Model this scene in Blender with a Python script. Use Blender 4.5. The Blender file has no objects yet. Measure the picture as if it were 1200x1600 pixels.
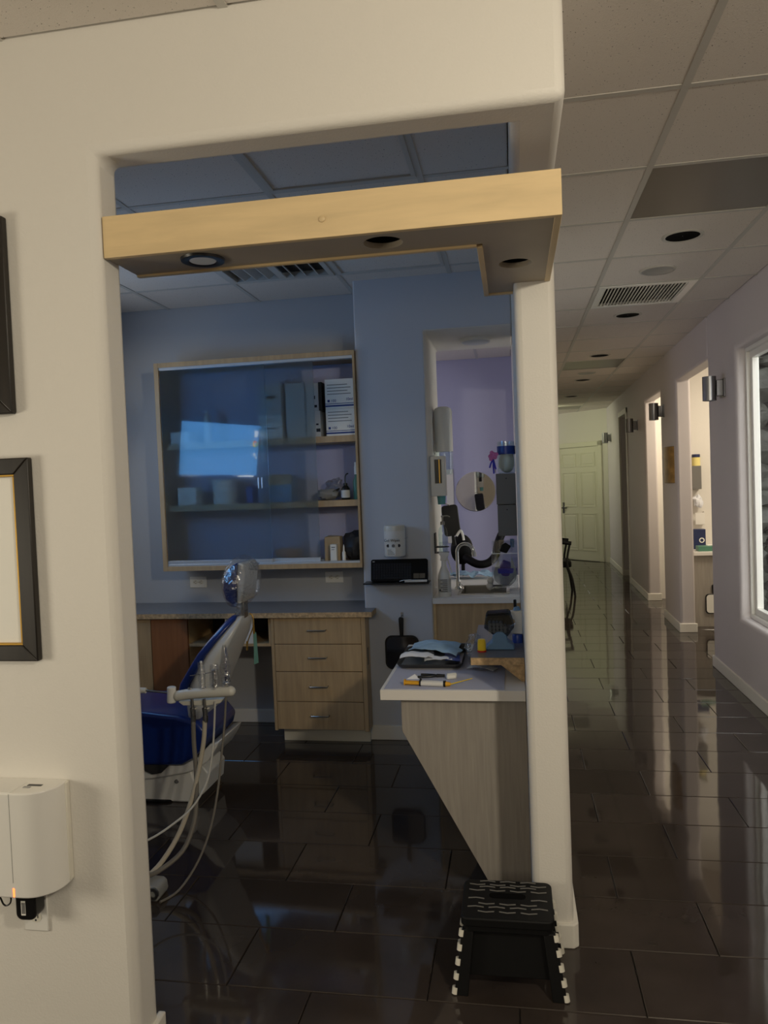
import bpy, bmesh, math, random
from mathutils import Vector, Matrix, noise
random.seed(7)
S = bpy.context.scene
COL = S.collection

# ------------------------------------------------------------------ camera
CAM_H = 1.49
F_PX, YAW, PITCH, ROLL = 1184.43, -0.1696, -0.0352, -0.0385
def cam_axes():
    cy, sy, cp, sp = math.cos(YAW), math.sin(YAW), math.cos(PITCH), math.sin(PITCH)
    fw = Vector((sy*cp, cy*cp, sp)); rt = Vector((cy, -sy, 0)); up = rt.cross(fw)
    return math.cos(ROLL)*rt + math.sin(ROLL)*up, -math.sin(ROLL)*rt + math.cos(ROLL)*up, fw
AR, AU, AF = cam_axes()
cd = bpy.data.cameras.new('camera'); cam = bpy.data.objects.new('camera', cd); COL.objects.link(cam)
cd.sensor_fit = 'VERTICAL'; cd.sensor_height = 36.0; cd.lens = F_PX/1600*36
cd.clip_start = 0.05; cd.clip_end = 100
cam.matrix_world = Matrix(((AR.x, AU.x, -AF.x, 0), (AR.y, AU.y, -AF.y, 0), (AR.z, AU.z, -AF.z, CAM_H), (0, 0, 0, 1)))
S.camera = cam

# ------------------------------------------------------------------ world, exposure
w = bpy.data.worlds.new('world'); S.world = w; w.use_nodes = True
bg = w.node_tree.nodes['Background']; bg.inputs[0].default_value = (1.0, 0.97, 0.95, 1); bg.inputs[1].default_value = 2.9
S.view_settings.view_transform = 'Standard'; S.view_settings.look = 'None'
S.view_settings.exposure = 0.0; S.view_settings.gamma = 1.0; S.view_settings.use_curve_mapping = False

# ------------------------------------------------------------------ lamps of the building, and an added operatory fill
def area(name, loc, target, size, power, color, size_y=None):
    l = bpy.data.lights.new(name, 'AREA'); l.energy = power; l.color = color; l.size = size
    if size_y: l.shape = 'RECTANGLE'; l.size_y = size_y
    o = bpy.data.objects.new(name, l); COL.objects.link(o); o.location = loc
    o.rotation_euler = (Vector(target)-Vector(loc)).to_track_quat('-Z', 'Y').to_euler()
    return o
WARM = (1.0, 0.90, 0.71)
area('reception_window', (-0.6, -1.9, 2.22), (-0.5, 2.0, 1.3), 1.4, 17, WARM, 0.75)
area('reception_lamp_right', (1.20, 0.0, 2.3), (-0.2, 2.6, 0.9), 0.14, 25, WARM)
area('reception_lamp_left', (-3.3, 0.4, 1.15), (-1.0, 1.8, 1.1), 0.7, 23, WARM)
area('side_room_light', (2.7, 7.0, 2.6), (2.3, 7.3, 0), 0.6, 34, (1.0, 0.86, 0.66))
area('second_side_room_light', (2.5, 8.9, 2.6), (2.2, 9.0, 0), 0.4, 30, (1.0, 0.86, 0.66))
area('hall_end_light', (0.42, 12.6, 2.55), (1.1, 14.0, 0.6), 0.5, 8, (0.97, 1.0, 0.64))
area('operatory_side_fill', (-2.82, 3.72, 1.85), (-1.0, 3.3, 1.5), 0.5, 5.5, (0.86, 0.92, 1.0), 1.1)  # added cool fill to brighten the operatory; no window in this wall
area('far_room_light', (-1.8, 6.0, 1.6), (-.2, 6.8, 2.0), 0.6, 7, (0.80, 0.80, 1.0))

# ------------------------------------------------------------------ pixel helpers (measured on the 1200x1600 frame)
def ray(x, y): return AR*((x-600)/F_PX) + AU*((800-y)/F_PX) + AF
def aty(x, y, Y): v = ray(x, y); v = v*(Y/v.y); return Vector((v.x, v.y, v.z+CAM_H))
def atz(x, y, Z): v = ray(x, y); v = v*((Z-CAM_H)/v.z); return Vector((v.x, v.y, Z))
def atx(x, y, X): v = ray(x, y); v = v*(X/v.x); return Vector((v.x, v.y, v.z+CAM_H))

# ------------------------------------------------------------------ materials
def lin(c):
    return tuple(((u/255)/12.92 if u/255 <= .04045 else ((u/255+.055)/1.055)**2.4) for u in c) + (1,)
MATS = {}
def nm(name):
    m = bpy.data.materials.new(name); m.use_nodes = True; nt = m.node_tree; MATS[name] = m
    return m, nt, nt.nodes['Principled BSDF']
def mat(name, rgb, rough=.5, metal=0, spec=.5, bump=None, var=None, coat=0, sss=0):
    """rgb sRGB 0-255. bump=(scale,strength,dist). var=(scale, amount, stretch) grain-like colour variation"""
    m, nt, b = nm(name)
    b.inputs['Base Color'].default_value = lin(rgb); b.inputs['Roughness'].default_value = rough
    b.inputs['Metallic'].default_value = metal; b.inputs['Specular IOR Level'].default_value = spec
    if coat: b.inputs['Coat Weight'].default_value = coat; b.inputs['Coat Roughness'].default_value = .06
    tc = nt.nodes.new('ShaderNodeTexCoord')
    if var:
        mp = nt.nodes.new('ShaderNodeMapping'); mp.inputs['Scale'].default_value = var[2]
        nt.links.new(tc.outputs['Object'], mp.inputs[0])
        n = nt.nodes.new('ShaderNodeTexNoise'); n.inputs['Scale'].default_value = var[0]; n.inputs['Detail'].default_value = 4
        n.inputs['Distortion'].default_value = .4
        nt.links.new(mp.outputs[0], n.inputs[0])
        r = nt.nodes.new('ShaderNodeValToRGB'); c = lin(rgb)
        r.color_ramp.elements[0].position = .3; r.color_ramp.elements[1].position = .7
        r.color_ramp.elements[0].color = tuple(max(0, u*(1-var[1])) for u in c[:3])+(1,)
        r.color_ramp.elements[1].color = tuple(min(1, u*(1+var[1])) for u in c[:3])+(1,)
        nt.links.new(n.outputs[0], r.inputs[0]); nt.links.new(r.outputs[0], b.inputs['Base Color'])
    if bump:
        n = nt.nodes.new('ShaderNodeTexNoise'); n.inputs['Scale'].default_value = bump[0]; n.inputs['Detail'].default_value = 3
        nt.links.new(tc.outputs['Object'], n.inputs[0])
        bp = nt.nodes.new('ShaderNodeBump'); bp.inputs['Strength'].default_value = bump[1]; bp.inputs['Distance'].default_value = bump[2]
        nt.links.new(n.outputs[0], bp.inputs['Height']); nt.links.new(bp.outputs[0], b.inputs['Normal'])
    return m
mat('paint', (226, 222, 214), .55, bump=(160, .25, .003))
mat('paint_hall_cool_light', (208, 201, 201), .55, bump=(160, .25, .003))  # same wall paint, with the hall's dim cool light put into its tone
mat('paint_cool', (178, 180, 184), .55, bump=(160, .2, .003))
mat('paint_cool_lit', (198, 201, 208), .55, bump=(160, .2, .003))  # lit copy of paint_cool, lightened to brighten the niche front
mat('key_gray', (34, 35, 39), .6, spec=.2)
mat('keyboard_black', (9, 9, 10), .6, spec=.15)
mat('paint_lilac', (184, 184, 212), .6, bump=(160, .2, .003))
mat('trim_paint', (230, 226, 216), .4)
mat('door_paint', (226, 224, 206), .4)
mat('grid_metal', (196, 192, 184), .45)
mat('grout', (22, 19, 17), .8)
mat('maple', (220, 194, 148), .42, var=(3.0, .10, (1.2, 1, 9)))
mat('maple_cabinet', (184, 156, 118), .45, var=(4.0, .13, (9, 9, .9)))
mat('red_wood', (150, 98, 62), .45, var=(4.0, .13, (9, 9, .9)))
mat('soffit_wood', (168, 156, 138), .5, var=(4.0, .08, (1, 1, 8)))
mat('maple_edge', (206, 172, 122), .45, var=(5.0, .1, (1, 1, 8)))
mat('greige_laminate', (161, 154, 145), .5, var=(6.0, .10, (14, 14, .8)))
mat('white_laminate', (238, 234, 228), .35)
mat('gray_laminate', (120, 122, 128), .3, var=(40, .12, (1, 1, 1)))
mat('dark_gray_laminate', (98, 98, 106), .35)
mat('particle_board', (190, 160, 120), .8, var=(60, .35, (1, 1, 1)), bump=(90, .5, .003))
mat('black_plastic', (14, 14, 15), .35)
mat('black_matte', (5, 5, 6), .6, spec=.3)
mat('dark_gray', (52, 52, 54), .45)
mat('white_plastic', (232, 230, 224), .3)
mat('ivory_plastic', (222, 218, 205), .32)
mat('gray_plastic', (150, 150, 148), .4)
mat('box_gray', (112, 110, 106), .55)
mat('shell_gray', (214, 214, 210), .25)
mat('blue_vinyl', (14, 42, 112), .28, coat=.3)
mat('blue_plastic', (38, 66, 150), .35)
mat('pale_blue_plastic', (108, 146, 186), .35)
mat('teal', (110, 178, 180), .5)
mat('teal_cloth', (110, 160, 150), .8)
mat('chrome', (225, 225, 225), .08, 1)
mat('steel', (170, 168, 162), .28, 1)
mat('sconce_metal', (150, 150, 152), .3, 1, var=(30, .2, (1, 1, .02)))
mat('aluminium', (215, 222, 230), .35, .6)
mat('mirror', (240, 240, 240), .02, 1)
mat('bronze', (150, 120, 70), .4, .7, var=(12, .35, (1, 1, 1)))
mat('gold', (190, 150, 70), .35, .8)
mat('paper', (240, 238, 230), .8)
mat('paper_cool_lit', (184, 186, 204), .7)  # white liner paper, cool light on the counter put into its tone
mat('mirror_dim', (96, 97, 104), .06, 1)  # mirror darkened, the reflection of a dim room put into its colour
mat('paper_gray', (205, 204, 200), .8)
mat('picture_frame_black', (34, 29, 24), .4, var=(5, .3, (9, 9, .6)))
mat('hose_beige', (190, 180, 160), .45)
mat('hose_gray', (120, 114, 104), .45)
mat('cord_white', (200, 198, 190), .45)
mat('pale_yellow', (236, 220, 140), .4)
mat('yellow', (250, 214, 40), .35)
mat('amber', (230, 170, 40), .35)
mat('mask_blue', (158, 190, 216), .8, var=(14, .12, (1, 1, 1)))
mat('tissue', (232, 234, 240), .85)
mat('cotton', (236, 234, 226), .9)
mat('pink', (214, 116, 176), .6)
mat('purple', (92, 62, 150), .5)
mat('ribbon_blue', (60, 58, 190), .5)
mat('green_plastic', (80, 130, 110), .4)
mat('bowl_pink', (214, 176, 160), .5)
mat('kraft', (190, 170, 140), .8)
mat('navy', (36, 46, 86), .4)
mat('ink', (30, 32, 44), .6)
mat('ink_blue', (40, 62, 130), .6)
mat('red', (200, 40, 30), .5)
mat('rock', (56, 58, 53), .55, var=(5, .55, (1, 1, 1)), bump=(9, .8, .03))
mat('mortar', (40, 40, 38), .9)
mat('hole', (6, 5, 5), .9, spec=.1)
mat('lens_off', (112, 103, 92), .3, bump=(700, .2, .002))
mat('lens_white', (210, 214, 220), .4)
mat('soil', (70, 64, 56), .9)

def ceil_mat():
    m, nt, b = nm('ceiling_tile')
    b.inputs['Roughness'].default_value = .9; b.inputs['Specular IOR Level'].default_value = .2
    geo = nt.nodes.new('ShaderNodeNewGeometry')
    n = nt.nodes.new('ShaderNodeTexNoise'); n.inputs['Scale'].default_value = 150; n.inputs['Detail'].default_value = 2
    nt.links.new(geo.outputs['Position'], n.inputs[0])
    r = nt.nodes.new('ShaderNodeValToRGB'); e = r.color_ramp.elements
    e[0].position = .285; e[0].color = lin((84, 76, 68)); e[1].position = .315; e[1].color = lin((224, 216, 207))
    nt.links.new(n.outputs[0], r.inputs[0]); nt.links.new(r.outputs[0], b.inputs['Base Color'])
    n2 = nt.nodes.new('ShaderNodeTexNoise'); n2.inputs['Scale'].default_value = 240
    nt.links.new(geo.outputs['Position'], n2.inputs[0])
    bp = nt.nodes.new('ShaderNodeBump'); bp.inputs['Strength'].default_value = .35; bp.inputs['Distance'].default_value = .004
    nt.links.new(n2.outputs[0], bp.inputs['Height']); nt.links.new(bp.outputs[0], b.inputs['Normal'])
ceil_mat()
def floor_mat():
    m, nt, b = nm('floor_tile')
    geo = nt.nodes.new('ShaderNodeNewGeometry'); oi = nt.nodes.new('ShaderNodeObjectInfo')
    n = nt.nodes.new('ShaderNodeTexNoise'); n.inputs['Scale'].default_value = 4; n.inputs['Detail'].default_value = 6
    nt.links.new(geo.outputs['Position'], n.inputs[0])
    r = nt.nodes.new('ShaderNodeValToRGB'); e = r.color_ramp.elements
    e[0].position = .3; e[0].color = lin((52, 45, 41)); e[1].position = .75; e[1].color = lin((66, 58, 53))
    nt.links.new(n.outputs[0], r.inputs[0])
    mx = nt.nodes.new('ShaderNodeMix'); mx.data_type = 'RGBA'; mx.blend_type = 'MULTIPLY'; mx.inputs['Factor'].default_value = 1
    mr = nt.nodes.new('ShaderNodeMapRange'); mr.inputs['To Min'].default_value = .85; mr.inputs['To Max'].default_value = 1.12
    nt.links.new(oi.outputs['Random'], mr.inputs['Value'])
    nt.links.new(r.outputs[0], mx.inputs['A']); nt.links.new(mr.outputs[0], mx.inputs['B'])
    nt.links.new(mx.outputs['Result'], b.inputs['Base Color'])
    b.inputs['Roughness'].default_value = .055; b.inputs['Specular IOR Level'].default_value = .52
    n2 = nt.nodes.new('ShaderNodeTexNoise'); n2.inputs['Scale'].default_value = 5.5; n2.inputs['Detail'].default_value = 1
    nt.links.new(geo.outputs['Position'], n2.inputs[0])
    bp = nt.nodes.new('ShaderNodeBump'); bp.inputs['Strength'].default_value = .05; bp.inputs['Distance'].default_value = .012
    nt.links.new(n2.outputs[0], bp.inputs['Height']); nt.links.new(bp.outputs[0], b.inputs['Normal'])
floor_mat()
def film_mat(name, fac, rough, tint=(1, 1, 1, 1), bscale=30, bstr=.6):
    m, nt, b = nm(name); out = nt.nodes['Material Output']
    tr = nt.nodes.new('ShaderNodeBsdfTransparent'); tr.inputs[0].default_value = tint
    gl = nt.nodes.new('ShaderNodeBsdfGlossy'); gl.inputs['Roughness'].default_value = rough
    tc = nt.nodes.new('ShaderNodeTexCoord'); n = nt.nodes.new('ShaderNodeTexNoise'); n.inputs['Scale'].default_value = bscale
    nt.links.new(tc.outputs['Object'], n.inputs[0])
    bp = nt.nodes.new('ShaderNodeBump'); bp.inputs['Strength'].default_value = bstr; bp.inputs['Distance'].default_value = .01
    nt.links.new(n.outputs[0], bp.inputs['Height']); nt.links.new(bp.outputs[0], gl.inputs['Normal'])
    mx = nt.nodes.new('ShaderNodeMixShader'); mx.inputs[0].default_value = fac
    nt.links.new(tr.outputs[0], mx.inputs[1]); nt.links.new(gl.outputs[0], mx.inputs[2]); nt.links.new(mx.outputs[0], out.inputs[0])
film_mat('film', .30, .12, bscale=60, bstr=.9)
film_mat('acrylic', .10, .03, (.93, .95, .97, 1), 3, .05)
film_mat('jar_glass', .10, .03, (.85, .92, .92, 1), 3, .05)
film_mat('smoke_acrylic', .08, .05, (.35, .38, .42, 1), 3, .05)
film_mat('window_glass', .04, .0, (.95, .97, .96, 1), 3, 0)
def frosted():
    m, nt, b = nm('frosted_glass'); out = nt.nodes['Material Output']
    fr = nt.nodes.new('ShaderNodeFresnel'); fr.inputs['IOR'].default_value = 1.5
    gl = nt.nodes.new('ShaderNodeBsdfGlossy'); gl.inputs['Roughness'].default_value = 0.0; gl.inputs[0].default_value = (1, 1, 1, 1)
    rf = nt.nodes.new('ShaderNodeBsdfRefraction'); rf.inputs['IOR'].default_value = 1.06; rf.inputs['Roughness'].default_value = .42
    rf.inputs[0].default_value = (.88, .93, .95, 1)
    df = nt.nodes.new('ShaderNodeBsdfDiffuse'); df.inputs[0].default_value = (.30, .38, .44, 1)
    tp = nt.nodes.new('ShaderNodeBsdfTransparent'); tp.inputs[0].default_value = (.88, .93, .95, 1)
    m0 = nt.nodes.new('ShaderNodeMixShader'); m0.inputs[0].default_value = .72
    nt.links.new(tp.outputs[0], m0.inputs[1]); nt.links.new(rf.outputs[0], m0.inputs[2])
    m1 = nt.nodes.new('ShaderNodeMixShader'); m1.inputs[0].default_value = .05
    nt.links.new(m0.outputs[0], m1.inputs[1]); nt.links.new(df.outputs[0], m1.inputs[2])
    m2 = nt.nodes.new('ShaderNodeMixShader')
    nt.links.new(fr.outputs[0], m2.inputs[0]); nt.links.new(m1.outputs[0], m2.inputs[1]); nt.links.new(gl.outputs[0], m2.inputs[2])
    nt.links.new(m2.outputs[0], out.inputs[0])
frosted()
def emis(name, rgb, strength):
    m, nt, b = nm(name)
    b.inputs['Base Color'].default_value = (0, 0, 0, 1); b.inputs['Emission Color'].default_value = lin(rgb); b.inputs['Emission Strength'].default_value = strength
SCR = 6.8
emis('screen_blue', (84, 150, 214), SCR); emis('screen_dark', (60, 80, 130), SCR*.5); emis('screen_white', (225, 235, 240), SCR)
emis('screen_red', (230, 70, 50), SCR); emis('screen_yellow', (240, 200, 60), SCR); emis('screen_green', (60, 170, 90), SCR); emis('screen_icon_blue', (50, 110, 220), SCR)
emis('led_orange', (255, 90, 40), 6)

# ------------------------------------------------------------------ mesh building
class MB:
    def __init__(s): s.v = []; s.f = []
    def add(s, vs, fs):
        o = len(s.v); s.v += [Vector(v) for v in vs]; s.f += [tuple(i+o for i in f) for f in fs]; return s
    def box(s, x0, x1, y0, y1, z0, z1):
        return s.add([(x0,y0,z0),(x1,y0,z0),(x1,y1,z0),(x0,y1,z0),(x0,y0,z1),(x1,y0,z1),(x1,y1,z1),(x0,y1,z1)],
                     [(0,3,2,1),(4,5,6,7),(0,1,5,4),(1,2,6,5),(2,3,7,6),(3,0,4,7)])
    def cbox(s, c, d): return s.box(c[0]-d[0]/2, c[0]+d[0]/2, c[1]-d[1]/2, c[1]+d[1]/2, c[2]-d[2]/2, c[2]+d[2]/2)
    def cyl(s, p0, p1, r0, r1=None, n=16):
        r1 = r0 if r1 is None else r1; p0 = Vector(p0); p1 = Vector(p1); d = (p1-p0).normalized()
        a = d.orthogonal().normalized(); b = d.cross(a); vs = []
        for p, r in ((p0, r0), (p1, r1)):
            vs += [p+(a*math.cos(2*math.pi*i/n)+b*math.sin(2*math.pi*i/n))*r for i in range(n)]
        return s.add(vs, [(i, (i+1) % n, n+(i+1) % n, n+i) for i in range(n)]+[tuple(range(n-1, -1, -1)), tuple(range(n, 2*n))])
    def lathe(s, c, prof, n=20, M=None, closed=True):
        vs = []; c = Vector(c)
        for r, z in prof:
            for i in range(n):
                p = Vector((r*math.cos(2*math.pi*i/n), r*math.sin(2*math.pi*i/n), z))
                vs.append(c+(M@p if M else p))
        fs = [(k*n+i, k*n+(i+1) % n, (k+1)*n+(i+1) % n, (k+1)*n+i) for k in range(len(prof)-1) for i in range(n)]
        if closed: fs += [tuple(range(n-1, -1, -1)), tuple(range((len(prof)-1)*n, len(prof)*n))]
        return s.add(vs, fs)
    def tube(s, pts, r, n=8, sub=4):
        P = [Vector(p) for p in pts]
        if sub > 1 and len(P) > 2:
            Q = []
            for i in range(len(P)-1):
                p0 = P[max(0, i-1)]; p1 = P[i]; p2 = P[i+1]; p3 = P[min(len(P)-1, i+2)]
                for k in range(sub):
                    t = k/sub
                    Q.append(.5*((2*p1)+(p2-p0)*t+(2*p0-5*p1+4*p2-p3)*t*t+(3*p1-p0-3*p2+p3)*t**3))
            Q.append(P[-1]); P = Q
        vs = []; a = None
        for i, p in enumerate(P):
            d = (P[min(i+1, len(P)-1)]-P[max(i-1, 0)]).normalized()
            a = d.orthogonal().normalized() if a is None else (a-d*a.dot(d)).normalized()
            b = d.cross(a); rr = r(i/(len(P)-1)) if callable(r) else r
            vs += [p+(a*math.cos(2*math.pi*k/n)+b*math.sin(2*math.pi*k/n))*rr for k in range(n)]
        m = len(P)
        fs = [(i*n+k, i*n+(k+1) % n, (i+1)*n+(k+1) % n, (i+1)*n+k) for i in range(m-1) for k in range(n)]
        return s.add(vs, fs+[tuple(range(n-1, -1, -1)), tuple(range((m-1)*n, m*n))])
    def prism(s, poly, pl, a, b):
        def P(u, v, t): return {'xy': (u, v, t), 'xz': (u, t, v), 'yz': (t, u, v)}[pl]
        n = len(poly); vs = [P(u, v, a) for u, v in poly]+[P(u, v, b) for u, v in poly]
        return s.add(vs, [tuple(range(n-1, -1, -1)), tuple(range(n, 2*n))]+[(i, (i+1) % n, n+(i+1) % n, n+i) for i in range(n)])
    def ball(s, c, r, nu=16, nv=10, M=None, wob=0, seed=0):
        r = (r, r, r) if not hasattr(r, '__len__') else r; c = Vector(c); vs = []; fs = []
        for j in range(1, nv):
            t = math.pi*j/nv
            for i in range(nu):
                u = 2*math.pi*i/nu; d = Vector((math.sin(t)*math.cos(u), math.sin(t)*math.sin(u), math.cos(t)))
                k = 1+(wob*noise.noise(d*2.2+Vector((seed*7.3, seed*3.1, 0))) if wob else 0)
                p = Vector((d.x*r[0], d.y*r[1], d.z*r[2]))*k; vs.append(c+(M@p if M else p))
        o = len(vs)
        for z in (r[2], -r[2]):
            p = Vector((0, 0, z)); vs.append(c+(M@p if M else p))
        for j in range(nv-2):
            for i in range(nu): fs.append((j*nu+i, (j+1)*nu+i, (j+1)*nu+(i+1) % nu, j*nu+(i+1) % nu))
        for i in range(nu):
            fs.append((o, i, (i+1) % nu)); fs.append((o+1, (nv-2)*nu+(i+1) % nu, (nv-2)*nu+i))
        return s.add(vs, fs)
    def sheet(s, c, wx, wy, nx=12, ny=8, amp=.006, seed=0, rz=0, sc=14, tilt=0, bow=0, thick=.0012):
        """crumpled sheet of real thickness lying in xy"""
        top = []
        for j in range(ny+1):
            for i in range(nx+1):
                x = (i/nx-.5)*wx; y = (j/ny-.5)*wy
                z = amp*(noise.noise(Vector((x*sc+seed*3.7, y*sc, seed*1.3)))+.5*noise.noise(Vector((x*sc*2.3, y*sc*2.3+seed, 5))))+tilt*x+bow*(1-(2*x/wx)**2)
                X = x*math.cos(rz)-y*math.sin(rz); Y = x*math.sin(rz)+y*math.cos(rz)
                top.append(Vector((c[0]+X, c[1]+Y, c[2]+z+amp)))
        n = len(top); fs = []
        q = lambda i, j: j*(nx+1)+i
        for j in range(ny):
            for i in range(nx):
                fs.append((q(i,j), q(i+1,j), q(i+1,j+1), q(i,j+1))); fs.append((n+q(i,j+1), n+q(i+1,j+1), n+q(i+1,j), n+q(i,j)))
        ring = [q(i,0) for i in range(nx)]+[q(nx,j) for j in range(ny)]+[q(i,ny) for i in range(nx,0,-1)]+[q(0,j) for j in range(ny,0,-1)]
        for k in range(len(ring)):
            a = ring[k]; b = ring[(k+1) % len(ring)]; fs.append((a, a+n, b+n, b))
        return s.add(top+[t-Vector((0, 0, thick)) for t in top], fs)
    def xf(s, M): s.v = [M@v for v in s.v]; return s
def grid3(xs, ys, zs, solid):
    """rectilinear solid; shared vertices, only outer faces"""
    mb = MB(); ids = {}
    def vid(i, j, k):
        if (i, j, k) not in ids: ids[i, j, k] = len(mb.v); mb.v.append(Vector((xs[i], ys[j], zs[k])))
        return ids[i, j, k]
    nx, ny, nz = len(xs)-1, len(ys)-1, len(zs)-1
    ok = lambda i, j, k: 0 <= i < nx and 0 <= j < ny and 0 <= k < nz and solid(i, j, k)
    for i in range(nx):
        for j in range(ny):
            for k in range(nz):
                if not ok(i, j, k): continue
                for d, q in (((-1,0,0), [(0,0,0),(0,0,1),(0,1,1),(0,1,0)]), ((1,0,0), [(1,0,0),(1,1,0),(1,1,1),(1,0,1)]),
                             ((0,-1,0), [(0,0,0),(1,0,0),(1,0,1),(0,0,1)]), ((0,1,0), [(0,1,0),(0,1,1),(1,1,1),(1,1,0)]),
                             ((0,0,-1), [(0,0,0),(0,1,0),(1,1,0),(1,0,0)]), ((0,0,1), [(0,0,1),(1,0,1),(1,1,1),(0,1,1)])):
                    if not ok(i+d[0], j+d[1], k+d[2]): mb.f.append(tuple(vid(i+a, j+b, k+c) for a, b, c in q))
    return mb
def mesh_of(name, mb, m, org=(0, 0, 0), smooth=True, ang=35):
    me = bpy.data.meshes.new(name); o = Vector(org)
    me.from_pydata([v-o for v in mb.v], [], mb.f)
    bm = bmesh.new(); bm.from_mesh(me); bmesh.ops.recalc_face_normals(bm, faces=bm.faces); bm.to_mesh(me); bm.free()
    if smooth:
        me.polygons.foreach_set('use_smooth', [True]*len(me.polygons)); me.set_sharp_from_angle(angle=math.radians(ang))
    me.materials.append(MATS[m]); me.update(); return me
def finish(o, bev=0, seg=2):
    if bev:
        b = o.modifiers.new('bevel', 'BEVEL'); b.width = bev; b.segments = seg; b.limit_method = 'ANGLE'; b.angle_limit = math.radians(40); b.use_clamp_overlap = True
        b.harden_normals = False
    return o
def root_loc(p):
    q = Vector((0, 0, 0))
    while p: q += p.location; p = p.parent
    return q
def part(name, mb, m, parent, bev=0, seg=2, smooth=True, label=None, kind=None):
    org = root_loc(parent)
    o = bpy.data.objects.new(name, mesh_of(name, mb, m, org, smooth)); COL.objects.link(o); o.parent = parent
    if label: o['label'] = label
    if kind: o['kind'] = kind
    return finish(o, bev, seg)
def tag(o, label, cat, group=None):
    o['label'] = label; o['category'] = cat
    if group: o['group'] = group
    return o
def thing(name, label, cat, loc, group=None):
    o = bpy.data.objects.new(name, None); COL.objects.link(o); o.location = loc; o.empty_display_size = .05
    return tag(o, label, cat, group)
def single(name, mb, m, label, cat, group=None, bev=0, seg=2, smooth=True):
    lo = [min(v[i] for v in mb.v) for i in range(3)]; hi = [max(v[i] for v in mb.v) for i in range(3)]
    org = Vector(((lo[0]+hi[0])/2, (lo[1]+hi[1])/2, lo[2]))
    o = bpy.data.objects.new(name, mesh_of(name, mb, m, org, smooth)); COL.objects.link(o); o.location = org
    finish(o, bev, seg); return tag(o, label, cat, group)
def struct(name, mb, m, bev=0, seg=3, smooth=True, label=None):
    o = bpy.data.objects.new(name, mesh_of(name, mb, m, (0, 0, 0), smooth)); COL.objects.link(o); o['kind'] = 'structure'
    if label: o['label'] = label
    return finish(o, bev, seg)
def clone(src, loc, parent=None):
    c = src.copy(); COL.objects.link(c); c.location = loc; c.parent = parent; return c
def text(body, size, m, parent, M, name='lettering'):
    cu = bpy.data.curves.new('t', 'FONT'); cu.body = body; cu.size = size; cu.extrude = .0004
    ob = bpy.data.objects.new('t', cu); COL.objects.link(ob)
    dg = bpy.context.evaluated_depsgraph_get(); me = bpy.data.meshes.new_from_object(ob.evaluated_get(dg))
    bpy.data.objects.remove(ob); bpy.data.curves.remove(cu)
    me.name = name; me.materials.clear(); me.materials.append(MATS[m]); me.transform(Matrix.Translation(-root_loc(parent))@M)
    o = bpy.data.objects.new(name, me); COL.objects.link(o); o.parent = parent; return o
FACE = Matrix.Rotation(math.pi/2, 4, 'X')       # xy text -> faces -y
def TXT(x, y, z): return Matrix.Translation((x, y, z))@FACE
def plate(outline, holes, z0, z1):
    """plate in xy with round holes (x,y,r), as a mesh"""
    cu = bpy.data.curves.new('p', 'CURVE'); cu.dimensions = '2D'; cu.fill_mode = 'BOTH'; cu.extrude = (z1-z0)/2
    def sp(pts):
        q = cu.splines.new('POLY'); q.points.add(len(pts)-1); q.use_cyclic_u = True
        for a, b in zip(q.points, pts): a.co = (b[0], b[1], 0, 1)
    sp(outline)
    for x, y, r in holes: sp([(x+r*math.cos(2*math.pi*i/40), y+r*math.sin(2*math.pi*i/40)) for i in range(40)])
    ob = bpy.data.objects.new('p', cu); COL.objects.link(ob)
    dg = bpy.context.evaluated_depsgraph_get(); me = bpy.data.meshes.new_from_object(ob.evaluated_get(dg))
    bpy.data.objects.remove(ob); bpy.data.curves.remove(cu)
    mb = MB(); mb.v = [Vector((v.co.x, v.co.y, v.co.z+(z0+z1)/2)) for v in me.vertices]; mb.f = [tuple(p.vertices) for p in me.polygons]
    bpy.data.meshes.remove(me); return mb
def rrect(x0, x1, y0, y1, r, n=5):
    pts = []
    for cx, cy, a in ((x1-r, y1-r, 0), (x0+r, y1-r, 90), (x0+r, y0+r, 180), (x1-r, y0+r, 270)):
        for i in range(n+1):
            t = math.radians(a+90*i/n); pts.append((cx+r*math.cos(t), cy+r*math.sin(t)))
    return pts

# ================================================================== THE SETTING
CZ = 2.67          # ceiling
WT = 2.74          # wall tops run up behind the tiles
HD = 2.36          # header height
# ---- floor with tiles
floor = struct('floor', MB().box(-4.2, 4.4, -3.7, 15.8, -.12, -.006), 'grout', label='dark grout bed under the floor tiles')
TP, TL = .3030, .61
tile_mb = MB(); c_ = .002
x0, x1, y0, y1 = -TL/2+.0015, TL/2-.0015, -TP/2+.0015, TP/2-.0015
tile_mb.add([(x0,y0,-.008),(x1,y0,-.008),(x1,y1,-.008),(x0,y1,-.008),(x0,y0,-c_),(x1,y0,-c_),(x1,y1,-c_),(x0,y1,-c_),
             (x0+c_,y0+c_,0),(x1-c_,y0+c_,0),(x1-c_,y1-c_,0),(x0+c_,y1-c_,0)],
            [(0,1,5,4),(1,2,6,5),(2,3,7,6),(3,0,4,7),(4,5,9,8),(5,6,10,9),(6,7,11,10),(7,4,8,11),(8,9,10,11)])
tile_me = mesh_of('floor_tile', tile_mb, 'floor_tile', smooth=False)
far = MB(); ntile = 0
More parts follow.
